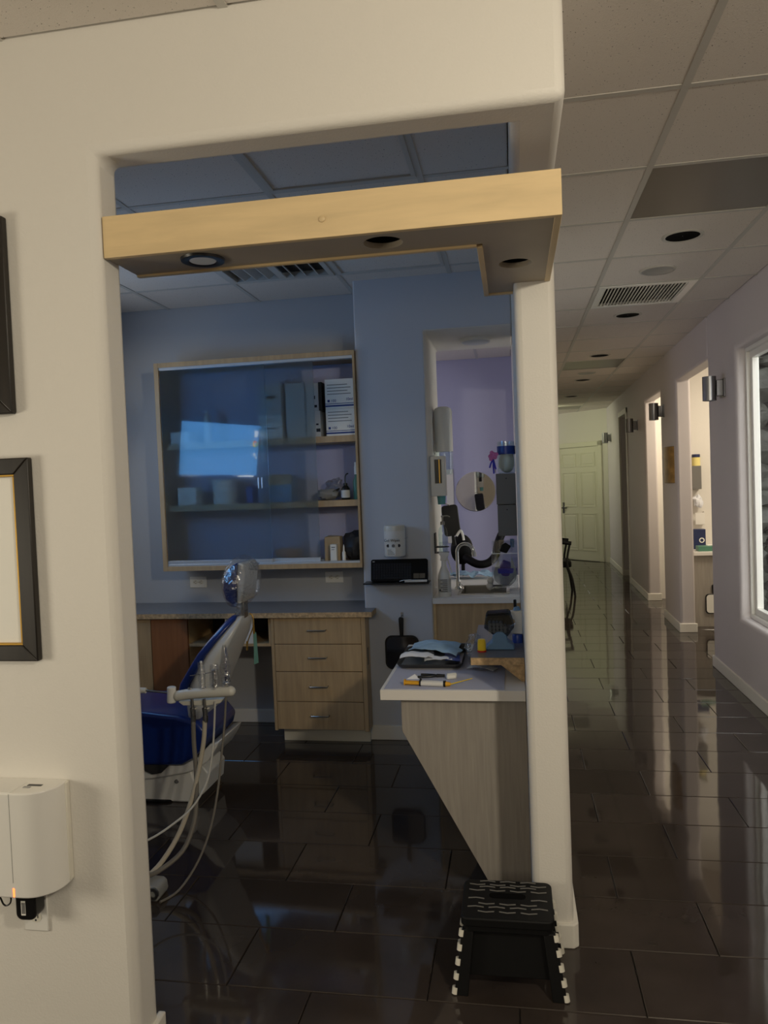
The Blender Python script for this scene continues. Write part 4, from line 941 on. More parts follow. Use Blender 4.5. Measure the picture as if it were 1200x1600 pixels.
# ---- sink run in the niche
SZ = .832
t = thing('sink_counter', 'white sink counter over a maple front in the niche', 'counter', (-.22, 4.7, 0))
m = grid3([-.474, -.33, -.05, .020], [4.312, 4.44, 4.80, 5.34], [SZ-.034, SZ], lambda i, j, k: not (i == 1 and j == 1))
part('worktop', m, 'white_laminate', t, .0015)
part('front_panel', MB().box(-.474, .020, 4.330, 4.350, .0, SZ-.034), 'maple_cabinet', t, .001)
part('edge_strip', MB().box(-.474, -.460, 4.326, 4.331, .0, SZ-.034), 'maple_edge', t)
t = thing('sink_basin', 'stainless drop-in sink in the niche counter', 'sink', (-.19, 4.62, SZ-.16))
part('rim', grid3([-.340, -.326, -.054, -.040], [4.430, 4.444, 4.796, 4.81], [SZ+.0003, SZ+.005], lambda i, j, k: not (i == 1 and j == 1)), 'steel', t, .001)
part('bowl', grid3([-.3285, -.322, -.058, -.0515], [4.4415, 4.448, 4.792, 4.7985], [SZ-.15, SZ-.143, SZ+.001], lambda i, j, k: k == 0 or not (i == 1 and j == 1)), 'steel', t)
# faucet
c = atz(722, 918, SZ); c.y = 4.66; c.x = -.352
t = thing('faucet', 'chrome gooseneck faucet at the niche sink', 'faucet', (c.x, c.y, SZ))
part('base', MB().lathe((c.x, c.y, SZ), [(.024, 0), (.024, .008), (.015, .02), (.014, .055), (.011, .062)], 20), 'chrome', t)
zt_ = aty(735, 849, c.y).z
R_ = .052
arc = [(c.x, c.y, SZ+.05), (c.x, c.y, zt_-R_-.06), (c.x, c.y, zt_-R_)]+[(c.x+R_-R_*math.cos(u), c.y-.02*(1-math.cos(u)), zt_-R_+R_*math.sin(u)) for u in [math.pi*i/8 for i in range(1, 9)]]
part('spout', MB().tube(arc, .0105, 12, 3), 'chrome', t)
part('aerator', MB().cyl((c.x+2*R_, c.y-.04, zt_-R_+.002), (c.x+2*R_+.004, c.y-.042, zt_-R_-.026), .0135, n=14), 'chrome', t)
part('lever', MB().tube([(c.x+.012, c.y-.012, SZ+.035), (c.x+.025, c.y-.03, SZ+.028), (c.x+.032, c.y-.055, SZ+.006)], .006, 8).ball((c.x+.01, c.y-.01, SZ+.036), .013), 'chrome', t)
# spray bottle
c = Vector((-.410, 4.385, SZ)); zt_ = aty(697, 862, 4.385).z
h = zt_-SZ
t = thing('spray_bottle', 'white disinfectant spray bottle at the corner of the sink', 'bottle', c)
part('bottle', MB().lathe(c, [(.036, 0), (.038, .006), (.038, h*.42), (.034, h*.50), (.016, h*.68), (.0145, h*.80), (.003, h*.801)], 24), 'white_plastic', t)
part('label_sleeve', MB().lathe(c+Vector((0, 0, h*.10)), [(.0384, 0), (.0384, h*.30)], 24, closed=False), 'paper_gray', t)
for i in range(7): part('print_line', MB().box(c.x-.02+.012*(i % 2), c.x+.02, c.y-.0392, c.y-.0375, c.z+h*.12+.011*i, c.z+h*.12+.0045+.011*i), 'box_gray', t, smooth=False)
part('symbol', MB().box(c.x-.028, c.x-.020, c.y-.034, c.y-.026, c.z+h*.13, c.z+h*.17), 'ink', t, smooth=False)
part('spray_head', MB().prism([(-.020, h*.80), (.018, h*.80), (.020, h*.86), (.030, h*.93), (.030, h*.985), (-.026, h*.995), (-.026, h*.95), (-.016, h*.90)], 'xz', -.013, .013).xf(Matrix.Translation(c)), 'white_plastic', t, .003)
part('trigger', MB().tube([c+Vector((.018, 0, h*.88)), c+Vector((.026, 0, h*.78)), c+Vector((.038, 0, h*.62)), c+Vector((.044, 0, h*.52))], .004, 8), 'white_plastic', t)
# soap bottle in a wall bracket on the jamb
sb = aty(694, 862, 4.55); st_ = aty(694, 808, 4.55); c = Vector((-.425, 4.55, sb.z)); h = st_.z-sb.z
t = thing('soap_bottle', 'clear glass soap bottle with copper pump on the niche jamb', 'soap bottle', c)
part('bottle', MB().lathe(c, [(.026, 0), (.028, .004), (.028, h*.58), (.022, h*.68), (.012, h*.74), (.012, h*.78)], 22), 'jar_glass', t)
part('soap', MB().lathe(c+Vector((0, 0, .004)), [(.022, 0), (.024, .004), (.024, h*.26), (.002, h*.262)], 20), 'acrylic', t)
part('pump', MB().lathe(c+Vector((0, 0, h*.78)), [(.0135, 0), (.0135, .018), (.005, .022), (.005, .045), (.008, .047), (.008, .056)], 14), 'steel', t)
part('nozzle', MB().tube([c+Vector((0, 0, h*.78+.052)), c+Vector((.030, -.004, h*.78+.054)), c+Vector((.046, -.006, h*.78+.047))], .003, 8), 'steel', t)
part('bracket', MB().box(-.475, -.468, 4.51, 4.59, c.z-.006, c.z+h*.55).box(-.475, c.x+.032, 4.515, 4.585, c.z-.007, c.z-.002).tube([(-.474, 4.516, c.z+.03), (c.x, 4.516, c.z+.03), (c.x+.034, 4.55, c.z+.03), (c.x, 4.584, c.z+.03), (-.474, 4.584, c.z+.03)], .003, 6), 'dark_gray', t)
# cup / glove dispensers on the jamb
cc = Vector((-.415, 4.72, 0)); z0 = aty(690, 742, 4.72).z; z1 = aty(690, 636, 4.72).z; zm = aty(690, 706, 4.72).z
t = thing('cup_dispenser', 'tall white tubular cup dispenser on the niche jamb', 'dispenser', (cc.x, cc.y, z0))
part('tube', MB().lathe((cc.x, cc.y, 0), [(.056, zm), (.057, z1-.03), (.050, z1-.010), (.03, z1), (.002, z1+.002)], 28), 'white_plastic', t)
part('clear_tube', MB().lathe((cc.x, cc.y, 0), [(.046, z0), (.054, z0+.03), (.055, zm)], 28, closed=False), 'jar_glass', t)
part('bracket', MB().box(-.475, cc.x-.045, cc.y-.02, cc.y+.02, zm, zm+.05), 'white_plastic', t)
z0 = aty(686, 775, 4.47).z; z1 = aty(686, 713, 4.47).z
t = thing('hand_sanitizer_holder', 'white wall holder with cut-out windows on the niche jamb', 'dispenser', (-.43, 4.47, z0))
hx0, hx1, hy0, hy1 = -.474, -.388, 4.42, 4.52
m = grid3([hx0, hx0+.026, hx1-.020, hx1], [hy0, hy0+.006, hy1-.006, hy1], [z0, z0+.075, z1-.02, z1], lambda i, j, k: (k == 0 and not (i == 1 and j == 1)) or (k == 1 and not (i == 1)) or (k == 2))
part('shell', m, 'white_plastic', t, .004)
part('cartridge', MB().box(hx0+.006, hx1-.010, hy0+.012, hy1-.012, z0+.03, z1-.01), 'black_plastic', t, .006)
part('strip', MB().box(hx1-.036, hx1-.030, hy0+.008, hy0+.014, z0+.07, z1-.02), 'gold', t)
part('pull_cup', MB().lathe((-.418, 4.47, z0-.050), [(.022, 0), (.026, .055), (.002, .056)], 16), 'teal', t)

# grey boxes, jar, flower, acrylic organiser: against the hall wall
gx0, gx1, gy0, gy1 = -.098, .016, 4.52, 4.66
gz = [aty(776, 838, 4.52).z, aty(776, 789, 4.52).z, aty(776, 740, 4.52).z]
for k, lb in ((0, 'lower of two grey metal boxes stacked on the niche wall'), (1, 'upper of two grey metal boxes stacked on the niche wall')):
    t = thing('grey_wall_box', lb, 'box', ((gx0+gx1)/2, 4.59, gz[k]), 'grey boxes in the niche')
    part('box', MB().box(gx0+.004*(1-k), gx1, gy0, gy1, gz[k]+.0015, gz[k+1]-.0015), 'box_gray', t, .003)
    part('keyhole', MB().cyl((gx0+.06, gy0-.0012, gz[k+1]-.03), (gx0+.06, gy0+.001, gz[k+1]-.03), .004, n=10), 'ink', t)
t = thing('cotton_jar', 'clear jar with blue top band filled with pale cotton on the grey boxes', 'jar', (-.037, 4.58, gz[2]))
jc = Vector((-.034, 4.58, gz[2])); jh = aty(776, 690, 4.52).z-gz[2]
part('glass', MB().lathe(jc, [(.045, 0), (.052, .01), (.053, jh*.8), (.050, jh*.95), (.050, jh)], 26, closed=False), 'jar_glass', t)
part('base', MB().lathe(jc, [(.045, 0), (.046, .004)], 26), 'jar_glass', t)
part('cotton', MB().ball(jc+Vector((0, 0, jh*.36)), (.046, .046, jh*.34), 18, 10, wob=.2, seed=61), 'cotton', t)
part('blue_band', MB().lathe(jc, [(.0535, jh*.60), (.0535, jh*.86)], 26, closed=False), 'blue_plastic', t)
part('lid', MB().lathe(jc, [(.047, jh*.86), (.047, jh*1.01), (.003, jh*1.012)], 26), 'acrylic', t)
fc = aty(772, 712, 4.50)
t = thing('flower_toy', 'pink rose with blue ribbon tails beside the cotton jar', 'ornament', (-.110, 4.50, fc.z-.07))
F0 = Vector((-.112, 4.515, fc.z))
for i in range(9):
    u = i*2.4; rr = .006+.0022*i
    part('petal', MB().ball(F0+Vector((rr*math.cos(u), -.004, rr*math.sin(u))), (.012, .006, .012), 10, 6, Matrix.Rotation(u, 3, 'Y')), 'pink', t)
part('stem', MB().tube([F0, F0+Vector((.004, .004, -.03)), F0+Vector((.012, .008, -.075))], .006, 8), 'pink', t)
for dx, L_ in ((-.020, .05), (.004, .085), (.016, .06)):
    part('ribbon', MB().tube([F0+Vector((.002, 0, -.02)), F0+Vector((dx*.6, -.004, -.02-L_*.5)), F0+Vector((dx, -.002, -.02-L_))], .005, 6), 'ribbon_blue', t)
part('wire', MB().tube([F0+Vector((.012, .008, -.07)), F0+Vector((.012, .02, -.10))], .002, 6), 'dark_gray', t)
# acrylic organiser
oz0 = SZ; o0 = aty(768, 865, 4.56); o1 = aty(770, 918, 4.56)
t = thing('acrylic_organizer', 'clear acrylic organiser with looped white straps on the sink counter', 'organiser', (-.065, 4.60, SZ))
ax0, ax1, ay0, ay1 = -.140, .014, 4.54, 4.67
az0, az1 = aty(770, 919, 4.54).z, aty(770, 865, 4.54).z
part('case', MB().box(ax0, ax1, ay0, ay0+.003, az0, az1).box(ax0, ax0+.003, ay0+.003, ay1, az0, az1).box(ax0, ax1, ay1, ay1+.003, az0, az1+.07).box(ax0, ax1, ay0, ay1, az0-.003, az0), 'acrylic', t, .001)
part('foot', MB().box(ax0+.01, ax1-.004, ay0+.02, ay1-.01, SZ, az0-.003), 'acrylic', t)
part('upper_case', MB().box(ax0+.012, ax1, ay0+.04, ay0+.043, az1, az1+.07).box(ax0+.012, ax0+.015, ay0+.043, ay1, az1, az1+.07), 'acrylic', t)
part('rim', MB().box(ax0, ax1, ay0, ay0+.004, az1-.003, az1+.001).box(ax0, ax0+.004, ay0, ay1, az1-.003, az1+.001), 'aluminium', t)
part('purple_pack', MB().prism([(ax0+.045, az0+.02), (ax0+.095, az0+.012), (ax0+.13, az0+.06), (ax0+.11, az0+.15), (ax0+.07, az0+.165), (ax0+.042, az0+.12)], 'xz', ay0+.02, ay0+.05), 'purple', t, .006)
part('band', MB().box(ax0+.035, ax1-.006, ay0+.010, ay0+.016, az0+.085, az0+.115), 'ribbon_blue', t, .002)
for i in range(9):
    u = i/8; xm = ax0+.022+.105*0; d_ = .004*i
    x_l, x_r = ax0+.012+d_*.9, ax1-.010-d_*.8
    zb_, zt2 = az0+.010+.007*i, az0+.10+.010*i
    xm = (x_l+x_r)/2
    part('strap', MB().tube([(x_l, ay0+.008+.001*i, zt2), (x_l+.006, ay0+.007+.001*i, zb_+.04), (xm-.02, ay0+.007+.001*i, zb_+.004), (xm+.02, ay0+.007+.001*i, zb_+.002), (x_r-.006, ay0+.007+.001*i, zb_+.04), (x_r, ay0+.008+.001*i, zt2)], .0024, 6), 'cord_white', t)
part('black_item', MB().prism([(ax0+.05, az1+.01), (ax0+.09, az1-.004), (ax0+.118, az1+.04), (ax0+.085, az1+.062), (ax0+.062, az1+.05)], 'xz', ay0+.022, ay0+.036), 'black_matte', t, .004)
part('small_vial', MB().lathe((ax1-.03, ay0+.06, az1+.03), [(.012, 0), (.012, .05), (.003, .052)], 14), 'pale_blue_plastic', t)
part('small_card', MB().box(ax0+.045, ax0+.075, ay0+.060, ay0+.064, az1+.02, az1+.075), 'kraft', t)
for i in range(5):
    single('cotton_ball', MB().ball((-.158+.006*(i % 2), 4.60+.035*(i//2), SZ+.022+.036*(i % 2)), .020, 12, 8, wob=.25, seed=70+i), 'cotton', ['front low', 'front high', 'middle low', 'middle high', 'rearmost'][i]+' white cotton ball piled beside the acrylic organiser', 'cotton ball', 'cotton balls by the organiser')
single('crumpled_wrap', MB().sheet((-.30, 5.20, SZ+.002), .30, .16, 18, 10, .030, 81, 0, sc=20), 'mask_blue', 'crumpled pale blue wrap at the far edge of the sink counter', 'wrap')
# black hand mirrors further back
jm = hand_mirror('hand_mirror', -.420, 1.235, 5.12, .056, .105, .07, 'black hand mirror hanging on the far side of the niche jamb', False, 'black_plastic', -.10)
part('hanger', MB().tube([(-.474, 5.03, 1.352), (-.450, 5.06, 1.352), (-.422, 5.122, 1.335)], .003, 8), 'steel', jm)
single('white_clip', MB().tube([(-.385, 5.105, 1.13), (-.358, 5.105, 1.165), (-.344, 5.105, 1.14), (-.338, 5.105, 1.10)], .009, 8), 'white_plastic', 'white curved clip below the black mirror in the niche', 'clip')
# black padded stool in the far room
t = thing('assistant_stool', 'black padded stool with wraparound body support beyond the sink', 'stool', (-.25, 5.75, 0))
part('back_pad', MB().ball((-.395, 5.72, .985), (.085, .045, .115), 20, 12), 'black_matte', t)
part('pad_tip', MB().cyl((-.395, 5.72, 1.085), (-.395, 5.72, 1.125), .016, .008, 12), 'black_matte', t)
arc = [(-.37, 5.66, .93), (-.28, 5.60, .885), (-.20, 5.60, .890), (-.145, 5.62, .94), (-.125, 5.64, 1.02), (-.09, 5.68, 1.10), (-.05, 5.72, 1.11)]
part('support_arm', MB().tube(arc, .030, 12), 'black_matte', t)
part('seat', MB().lathe((-.27, 5.82, .66), [(.15, 0), (.17, .02), (.17, .06), (.15, .08), (.01, .082)], 28), 'black_matte', t)
part('column', MB().cyl((-.27, 5.82, .08), (-.27, 5.82, .66), .025), 'chrome', t)
part('strut', MB().tube([(-.27, 5.82, .66), (-.38, 5.76, .70), (-.39, 5.74, .95)], .014, 8), 'black_matte', t)
for i in range(5):
    u = 2*math.pi*i/5+.3; part('base_leg', MB().tube([(-.27, 5.82, .10), (-.27+.22*math.cos(u), 5.82+.22*math.sin(u), .05), (-.27+.23*math.cos(u), 5.82+.23*math.sin(u), .0)], .016, 8), 'black_plastic', t)
mc = aty(743, 768, 7.37)
t = thing('round_mirror', 'frameless round mirror on the lilac wall', 'mirror', (mc.x, 7.38, mc.z-.19))
part('glass', MB().lathe((mc.x, 7.389, mc.z), [(.192, 0), (.192, .006), (.188, .008), (.002, .008)], 48, Matrix.Rotation(math.pi/2, 3, 'X')), 'mirror', t, smooth=False)
struct('trim_2', MB().box(-.64, -.57, 7.375, 7.392, .9, 1.62), 'trim_paint', .003)

# ================================================================== DENTAL CHAIR
t = thing('dental_chair', 'blue upholstered dental chair with light grey shell beside the maple desk', 'dental chair', (-1.7, 3.52, 0))
YC = 3.52
def ext(poly, hw, y=YC): return MB().prism(poly, 'xz', y-hw, y+hw)
def PX(pts, Y): return [(v.x, v.z) for v in (aty(a, b, Y) for a, b in pts)]
def loft(secs, nr=6):
    mb = MB(); rings = []
    for z_, xf_, xb_, hw_ in secs:
        rr_ = min(abs(xb_-xf_)*.42, hw_*.5)
        rings.append([(x_, y_, z_) for x_, y_ in rrect(xf_, xb_, YC-hw_, YC+hw_, rr_, nr)])
    n_ = len(rings[0])
    mb.add([p_ for r_ in rings for p_ in r_], [(a*n_+k, a*n_+(k+1) % n_, (a+1)*n_+(k+1) % n_, (a+1)*n_+k) for a in range(len(rings)-1) for k in range(n_)]+[tuple(range(n_-1, -1, -1)), tuple(range((len(rings)-1)*n_, len(rings)*n_))])
    return mb
BS = [(.885, -1.352, -1.306, .075), (.865, -1.376, -1.306, .105), (.83, -1.404, -1.318, .135), (.78, -1.446, -1.340, .165), (.72, -1.494, -1.372, .185), (.65, -1.540, -1.402, .19), (.58, -1.585, -1.434, .19), (.50, -1.606, -1.466, .19), (.43, -1.596, -1.496, .185), (.375, -1.57, -1.53, .15)]
part('back_shell', loft([(z_, xf_+.034 if xb_-xf_ > .06 else xf_+.016, xb_, hw_-.012) for z_, xf_, xb_, hw_ in BS]), 'shell_gray', t)
part('back_cushion', loft([(z_+.006, xf_, xf_+.046 if xb_-xf_ > .06 else xf_+.024, hw_) for z_, xf_, xb_, hw_ in BS[:-2]]), 'blue_vinyl', t)
part('head_cushion', ext([(-1.30, 1.150), (-1.335, 1.134), (-1.365, 1.09), (-1.378, 1.02), (-1.365, .972), (-1.335, .952), (-1.316, .955), (-1.312, 1.05)], .11), 'blue_vinyl', t, .014, 3)
part('head_shell', ext([(-1.302, 1.150), (-1.275, 1.142), (-1.268, 1.10), (-1.283, 1.0), (-1.294, .952), (-1.315, .952), (-1.311, 1.05)], .10), 'shell_gray', t, .010, 3)
part('head_post', MB().box(-1.325, -1.305, YC-.03, YC+.03, .87, .965), 'steel', t, .003)
hc = Vector((-1.322, YC, 1.05))
fm = MB().ball((0, 0, 0), (.084, .155, .128), 44, 28)
for q_ in fm.v:
    u_ = math.atan2(q_.y, q_.x)
    k_c = 1+.05*noise.noise(Vector((q_.x*9, q_.y*9, q_.z*9)))+.045*noise.noise(Vector((math.cos(u_)*5, math.sin(u_)*5, q_.z*16)))
    q_ *= k_c
fm.xf(Matrix.Translation(hc)@Matrix.Rotation(.22, 4, 'Y'))
part('film_cover', fm, 'film', t)
part('film_knot', MB().ball((-1.255, YC, 1.12), (.022, .04, .018), 14, 10, wob=.9, seed=90), 'film', t)
part('film_tail', MB().ball((-1.318, YC-.03, .915), (.022, .05, .030), 14, 10, wob=.9, seed=91), 'film', t)
part('seat_cushion', MB().prism(PX([(120, 1100), (235, 1102), (290, 1108), (322, 1117), (338, 1136), (334, 1152), (318, 1172), (298, 1184), (240, 1184), (120, 1184)], 3.44), 'xz', 3.33, 3.72), 'blue_vinyl', t, .02, 4)
part('seat_pan', MB().prism(PX([(354, 1148), (350, 1158), (338, 1178), (322, 1190), (306, 1196), (262, 1204), (225, 1208), (150, 1206), (150, 1184), (240, 1184), (300, 1184), (322, 1172), (340, 1152)], 3.46), 'xz', 3.36, 3.68), 'white_plastic', t, .008, 3)
part('lift_arm', MB().prism(PX([(328, 1184), (338, 1196), (336, 1222), (328, 1230), (316, 1228), (312, 1205), (318, 1188)], 3.50), 'xz', 3.40, 3.62), 'shell_gray', t, .008, 3)
part('base_cover', MB().prism(PX([(225, 1208), (262, 1206), (304, 1200), (314, 1228), (306, 1262), (292, 1268), (225, 1272), (150, 1272), (150, 1206)], 3.42), 'xz', 3.38, 3.66), 'white_plastic', t, .010, 3)
bco = bpy.data.objects['base_cover']; zmin = min(v.co.z for v in bco.data.vertices)
for v in bco.data.vertices:
    if v.co.z < .06: v.co.z = .0
part('bolt', MB().cyl(aty(276, 1221, 3.376), aty(276, 1221, 3.39), .0105, n=14), 'dark_gray', t)
part('seat_bracket', MB().prism(PX([(225, 1184), (264, 1185), (262, 1198), (252, 1208), (238, 1210), (225, 1204)], 3.35), 'xz', 3.345, 3.375), 'dark_gray', t, .006, 3)
part('floor_plate', MB().prism(rrect(-2.4, -1.62, 3.36, 3.75, .12), 'xy', .0, .012), 'black_matte', t, .003)
# bib clip hanging on the chair
a = aty(394, 958, 3.45)
t = thing('bib_clip', 'pale green strap with gold clip hanging off the chair back', 'bib clip', a-Vector((0, 0, .25)))
p = lambda x, y: aty(x, y, 3.56)
part('cord', MB().tube([p(390, 958), p(395, 964), p(396, 978), p(388, 1000), p(386, 1012)], .003, 6), 'gold', t)
part('clip', MB().cyl(p(396, 976), p(397, 990), .005, n=10), 'gold', t)
m = MB(); q = [p(396, 988), p(400, 988), p(404, 1036), p(397, 1038)]
m.add([v+Vector((0, 0, 0)) for v in q]+[v+Vector((0, .003, 0)) for v in q], [(0,1,2,3),(7,6,5,4),(0,4,5,1),(1,5,6,2),(2,6,7,3),(3,7,4,0)])
part('strap', m, 'teal_cloth', t)
part('clip', MB().cyl(p(386, 1002), p(386, 1016), .0045, n=10), 'gold', t)

# ================================================================== INSTRUMENT HOLDER WITH HOSES
YB = 2.92
t = thing('instrument_holder', 'white instrument bar with wrapped handpieces and hanging hoses', 'dental unit', (-1.3, YB, 0))
P = lambda x, y, Y=YB: aty(x, y, Y)
part('bar', MB().tube([P(270, 1087)+Vector((.028, 0, 0)), P(300, 1084), P(360, 1080)], .0215, 14, 3).ball(P(268, 1087)+Vector((.030, 0, 0)), .0215).ball(P(360, 1080), .0215), 'ivory_plastic', t)
part('grip', MB().cyl(P(268, 1098), P(268, 1073), .0185, n=20), 'white_plastic', t, .004)
part('rod', MB().cyl(P(228, 1079), P(276, 1084), .004, n=10), 'steel', t)
part('boom', MB().tube([P(228, 1079), (-2.3, YB, .70), (-2.42, YB+.1, .70)], .012, 10), 'ivory_plastic', t)
part('pillar', MB().cyl((-2.42, YB+.1, 0), (-2.42, YB+.1, .72), .03), 'ivory_plastic', t)
part('shelf_under_bar', MB().prism(PX([(282, 1094), (352, 1090), (348, 1096), (330, 1100), (290, 1100)], YB+.03), 'xz', YB+.005, YB+.05), 'ivory_plastic', t, .003)
for x in (297, 319, 335, 353):
    part('socket', MB().cyl(P(x, 1081), P(x, 1074), .011, .009, 14), 'chrome', t)
part('handpiece', MB().cyl(P(317, 1076), P(314, 1033), .007, .005, 12), 'white_plastic', t)
part('handpiece', MB().cyl(P(335, 1075), P(335, 1056), .009, .008, 12).cyl(P(335, 1055), P(335, 1047), .011, .012, 12).cyl(P(334, 1050), P(297, 1056), .0022, .0016, 8), 'chrome', t)
part('handpiece', MB().cyl(P(353, 1072), P(352, 1012), .005, .004, 10), 'navy', t)
part('handpiece_tip', MB().ball(P(353, 1068), .013).ball(P(358, 1060), (.006, .004, .018)), 'chrome', t)
part('film_sleeve', MB().lathe(P(316, 1076), [(.013, 0), (.016, .05), (.014, .11)], 10, closed=False).lathe(P(336, 1076), [(.02, 0), (.022, .05), (.016, .10)], 10, closed=False).lathe(P(353, 1072), [(.02, 0), (.022, .08), (.008, .17)], 10, closed=False), 'film', t)
for x in (301, 320):
    part('coupling', MB().cyl(P(x-1, 1092), P(x, 1106), .0065).cyl(P(x, 1106), P(x+1, 1118), .0115, .0095).cyl(P(x+1, 1118), P(x+1, 1128), .011, .010), 'steel', t)
    part('lever', MB().cyl(P(x-3, 1110), P(x+7, 1106), .006, .003, 8), 'ivory_plastic', t)
def hose(pts, r, m, nme='hose'):
    n = len(pts); L = []
    for i, (x, y) in enumerate(pts):
        Y = YB-(.40*(i/(n-1))**1.6); v = aty(x, y, Y)
        v.z = max(v.z, r+.003); L.append(v)
    part(nme, MB().tube(L, r, 10), m, t)
hose([(302, 1126), (303, 1160), (306, 1200), (307, 1240), (303, 1285), (285, 1330), (246, 1362), (215, 1372)], .0095, 'hose_gray')
hose([(320, 1126), (318, 1160), (309, 1210), (296, 1260), (276, 1310), (246, 1355), (215, 1380)], .0095, 'hose_beige')
hose([(336, 1096), (334, 1150), (330, 1190), (322, 1225), (300, 1262), (270, 1288), (240, 1308), (210, 1322)], .0042, 'cord_white', 'cord')
hose([(353, 1088), (351, 1130), (346, 1180), (341, 1230), (330, 1290), (310, 1345), (280, 1392), (250, 1412)], .0045, 'hose_gray', 'cord')
c = atz(256, 1409, 0)
t = thing('floor_foot_control', 'grey round foot pedal part peeking past the front wall', 'foot pedal', (c.x-.05, c.y+.03, 0))
part('housing', MB().prism([(-.10, 0), (.02, 0), (.028, .02), (.024, .055), (.008, .066), (-.10, .07)], 'xz', -.02, .08).xf(Matrix.Translation((c.x-.040, c.y+.01, 0))@Matrix.Scale(.85, 4)), 'gray_plastic', t, .008, 3)
part('ring', MB().lathe((c.x-.036, c.y-.009, .032), [(.012, -.004), (.022, -.004), (.022, .004), (.012, .004), (.012, -.004)], 24, Matrix.Rotation(math.pi/2, 3, 'X'), closed=False), 'steel', t)

# ================================================================== MONITOR (seen mirrored in the cabinet glass)
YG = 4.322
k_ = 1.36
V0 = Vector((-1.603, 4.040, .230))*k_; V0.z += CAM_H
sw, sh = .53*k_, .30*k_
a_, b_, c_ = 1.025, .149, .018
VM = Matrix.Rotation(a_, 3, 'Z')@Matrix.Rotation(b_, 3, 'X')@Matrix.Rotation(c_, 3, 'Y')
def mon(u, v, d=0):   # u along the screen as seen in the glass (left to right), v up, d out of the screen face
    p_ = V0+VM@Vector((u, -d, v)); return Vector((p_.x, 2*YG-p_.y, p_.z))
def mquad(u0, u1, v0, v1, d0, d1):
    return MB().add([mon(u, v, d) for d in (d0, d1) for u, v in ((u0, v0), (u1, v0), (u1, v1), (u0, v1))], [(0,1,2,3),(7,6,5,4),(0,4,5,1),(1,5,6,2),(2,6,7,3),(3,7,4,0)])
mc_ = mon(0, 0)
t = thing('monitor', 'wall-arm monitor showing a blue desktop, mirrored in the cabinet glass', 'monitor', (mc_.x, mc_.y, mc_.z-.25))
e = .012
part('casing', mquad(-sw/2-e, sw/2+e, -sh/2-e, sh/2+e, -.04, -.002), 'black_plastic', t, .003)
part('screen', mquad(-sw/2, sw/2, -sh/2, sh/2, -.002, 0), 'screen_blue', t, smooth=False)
hw, hh = sw/2, sh/2
part('taskbar', mquad(-hw, hw, -hh, -hh+.016, 0, .0006), 'screen_dark', t, smooth=False)
part('taskbar_search', mquad(hw*.48, hw*.92, -hh+.001, -hh+.014, .0006, .001), 'screen_white', t, smooth=False)
part('taskbar_icon', mquad(-hw*.93, -hw*.90, -hh+.004, -hh+.012, .0006, .001), 'screen_white', t, smooth=False)
for i in range(7): part('taskbar_icon', mquad(-hw*(.82-.05*i), -hw*(.79-.05*i), -hh+.006, -hh+.010, .0006, .001), 'screen_white', t, smooth=False)
part('desktop_icon', mquad(hw*.87, hw*.97, hh*.56, hh*.80, 0, .0006), 'screen_white', t, smooth=False)
def pie(cu, cv, r0, r1, a0, a1, m):
    n = 10; vs = []
    for i in range(n+1):
        u = a0+(a1-a0)*i/n
        vs += [mon(cu+r0*math.cos(u), cv+r0*math.sin(u), .0007), mon(cu+r1*math.cos(u), cv+r1*math.sin(u), .0007)]
    part('desktop_icon', MB().add(vs, [(2*i, 2*i+1, 2*i+3, 2*i+2) for i in range(n)]), m, t, smooth=False)
iu, iv, ir = hw*.905, hh*.30, .026
pie(iu, iv, ir*.46, ir, math.radians(30), math.radians(150), 'screen_red')
pie(iu, iv, ir*.46, ir, math.radians(150), math.radians(270), 'screen_yellow')
pie(iu, iv, ir*.46, ir, math.radians(-90), math.radians(30), 'screen_green')
pie(iu, iv, ir*.34, ir*.46, 0, 2*math.pi, 'screen_white'); pie(iu, iv, .0005, ir*.34, 0, 2*math.pi, 'screen_icon_blue')
part('desktop_icon', mquad(hw*.87, hw*.93, -hh*.18, -hh*.06, 0, .0006), 'screen_white', t, smooth=False)
part('desktop_icon', mquad(hw*.93, hw*.97, -hh*.28, -hh*.2, 0, .0006), 'screen_white', t, smooth=False)
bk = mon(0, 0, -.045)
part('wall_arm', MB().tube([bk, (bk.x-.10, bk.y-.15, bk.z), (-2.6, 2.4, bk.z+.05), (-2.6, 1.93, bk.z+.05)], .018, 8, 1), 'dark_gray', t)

# ================================================================== HALL THINGS
def sconce(Y, zc, label, k):
    X = 1.489+max(0, Y-6.15)*.019
    t = thing('wall_sconce', label, 'wall light', (X, Y, zc-.1), 'hall wall sconces')
    part('wall_plate', MB().box(X-.012, X+.0, Y-.055, Y+.055, zc-.065, zc+.065), 'sconce_metal', t, .002)
    part('arm', MB().box(X-.055, X-.012, Y-.04, Y+.04, zc-.055, zc+.055), 'sconce_metal', t, .003)
    part('tube', MB().lathe((X-.095, Y, zc), [(.040, .085), (.046, .085), (.046, -.085), (.040, -.085), (.040, .085)], 28, closed=False), 'sconce_metal', t)
    part('inner_disc', MB().lathe((X-.095, Y, zc-.05), [(.041, 0), (.041, .1)], 20), 'black_plastic', t)
sconce(5.72, 2.085, 'nearest brushed metal tube sconce, by the hall window', 0)
sconce(8.08, 2.13, 'second brushed metal tube sconce, on the pillar between two lit openings', 1)
sconce(9.95, 2.12, 'third brushed metal tube sconce, between lit opening and dark doorway', 2)
sconce(13.0, 2.13, 'farthest tube sconce, beside the cream hall door', 3)
X = 1.489+(7.62-6.15)*.019
t = thing('room_sign', 'curved bronze room sign on the pillar between the lit openings', 'sign', (X, 7.75, 1.40))
pts = [(X-.0, 7.56), (X-.03, 7.60), (X-.042, 7.68), (X-.045, 7.76), (X-.040, 7.84), (X-.028, 7.92), (X+.003, 7.97)]
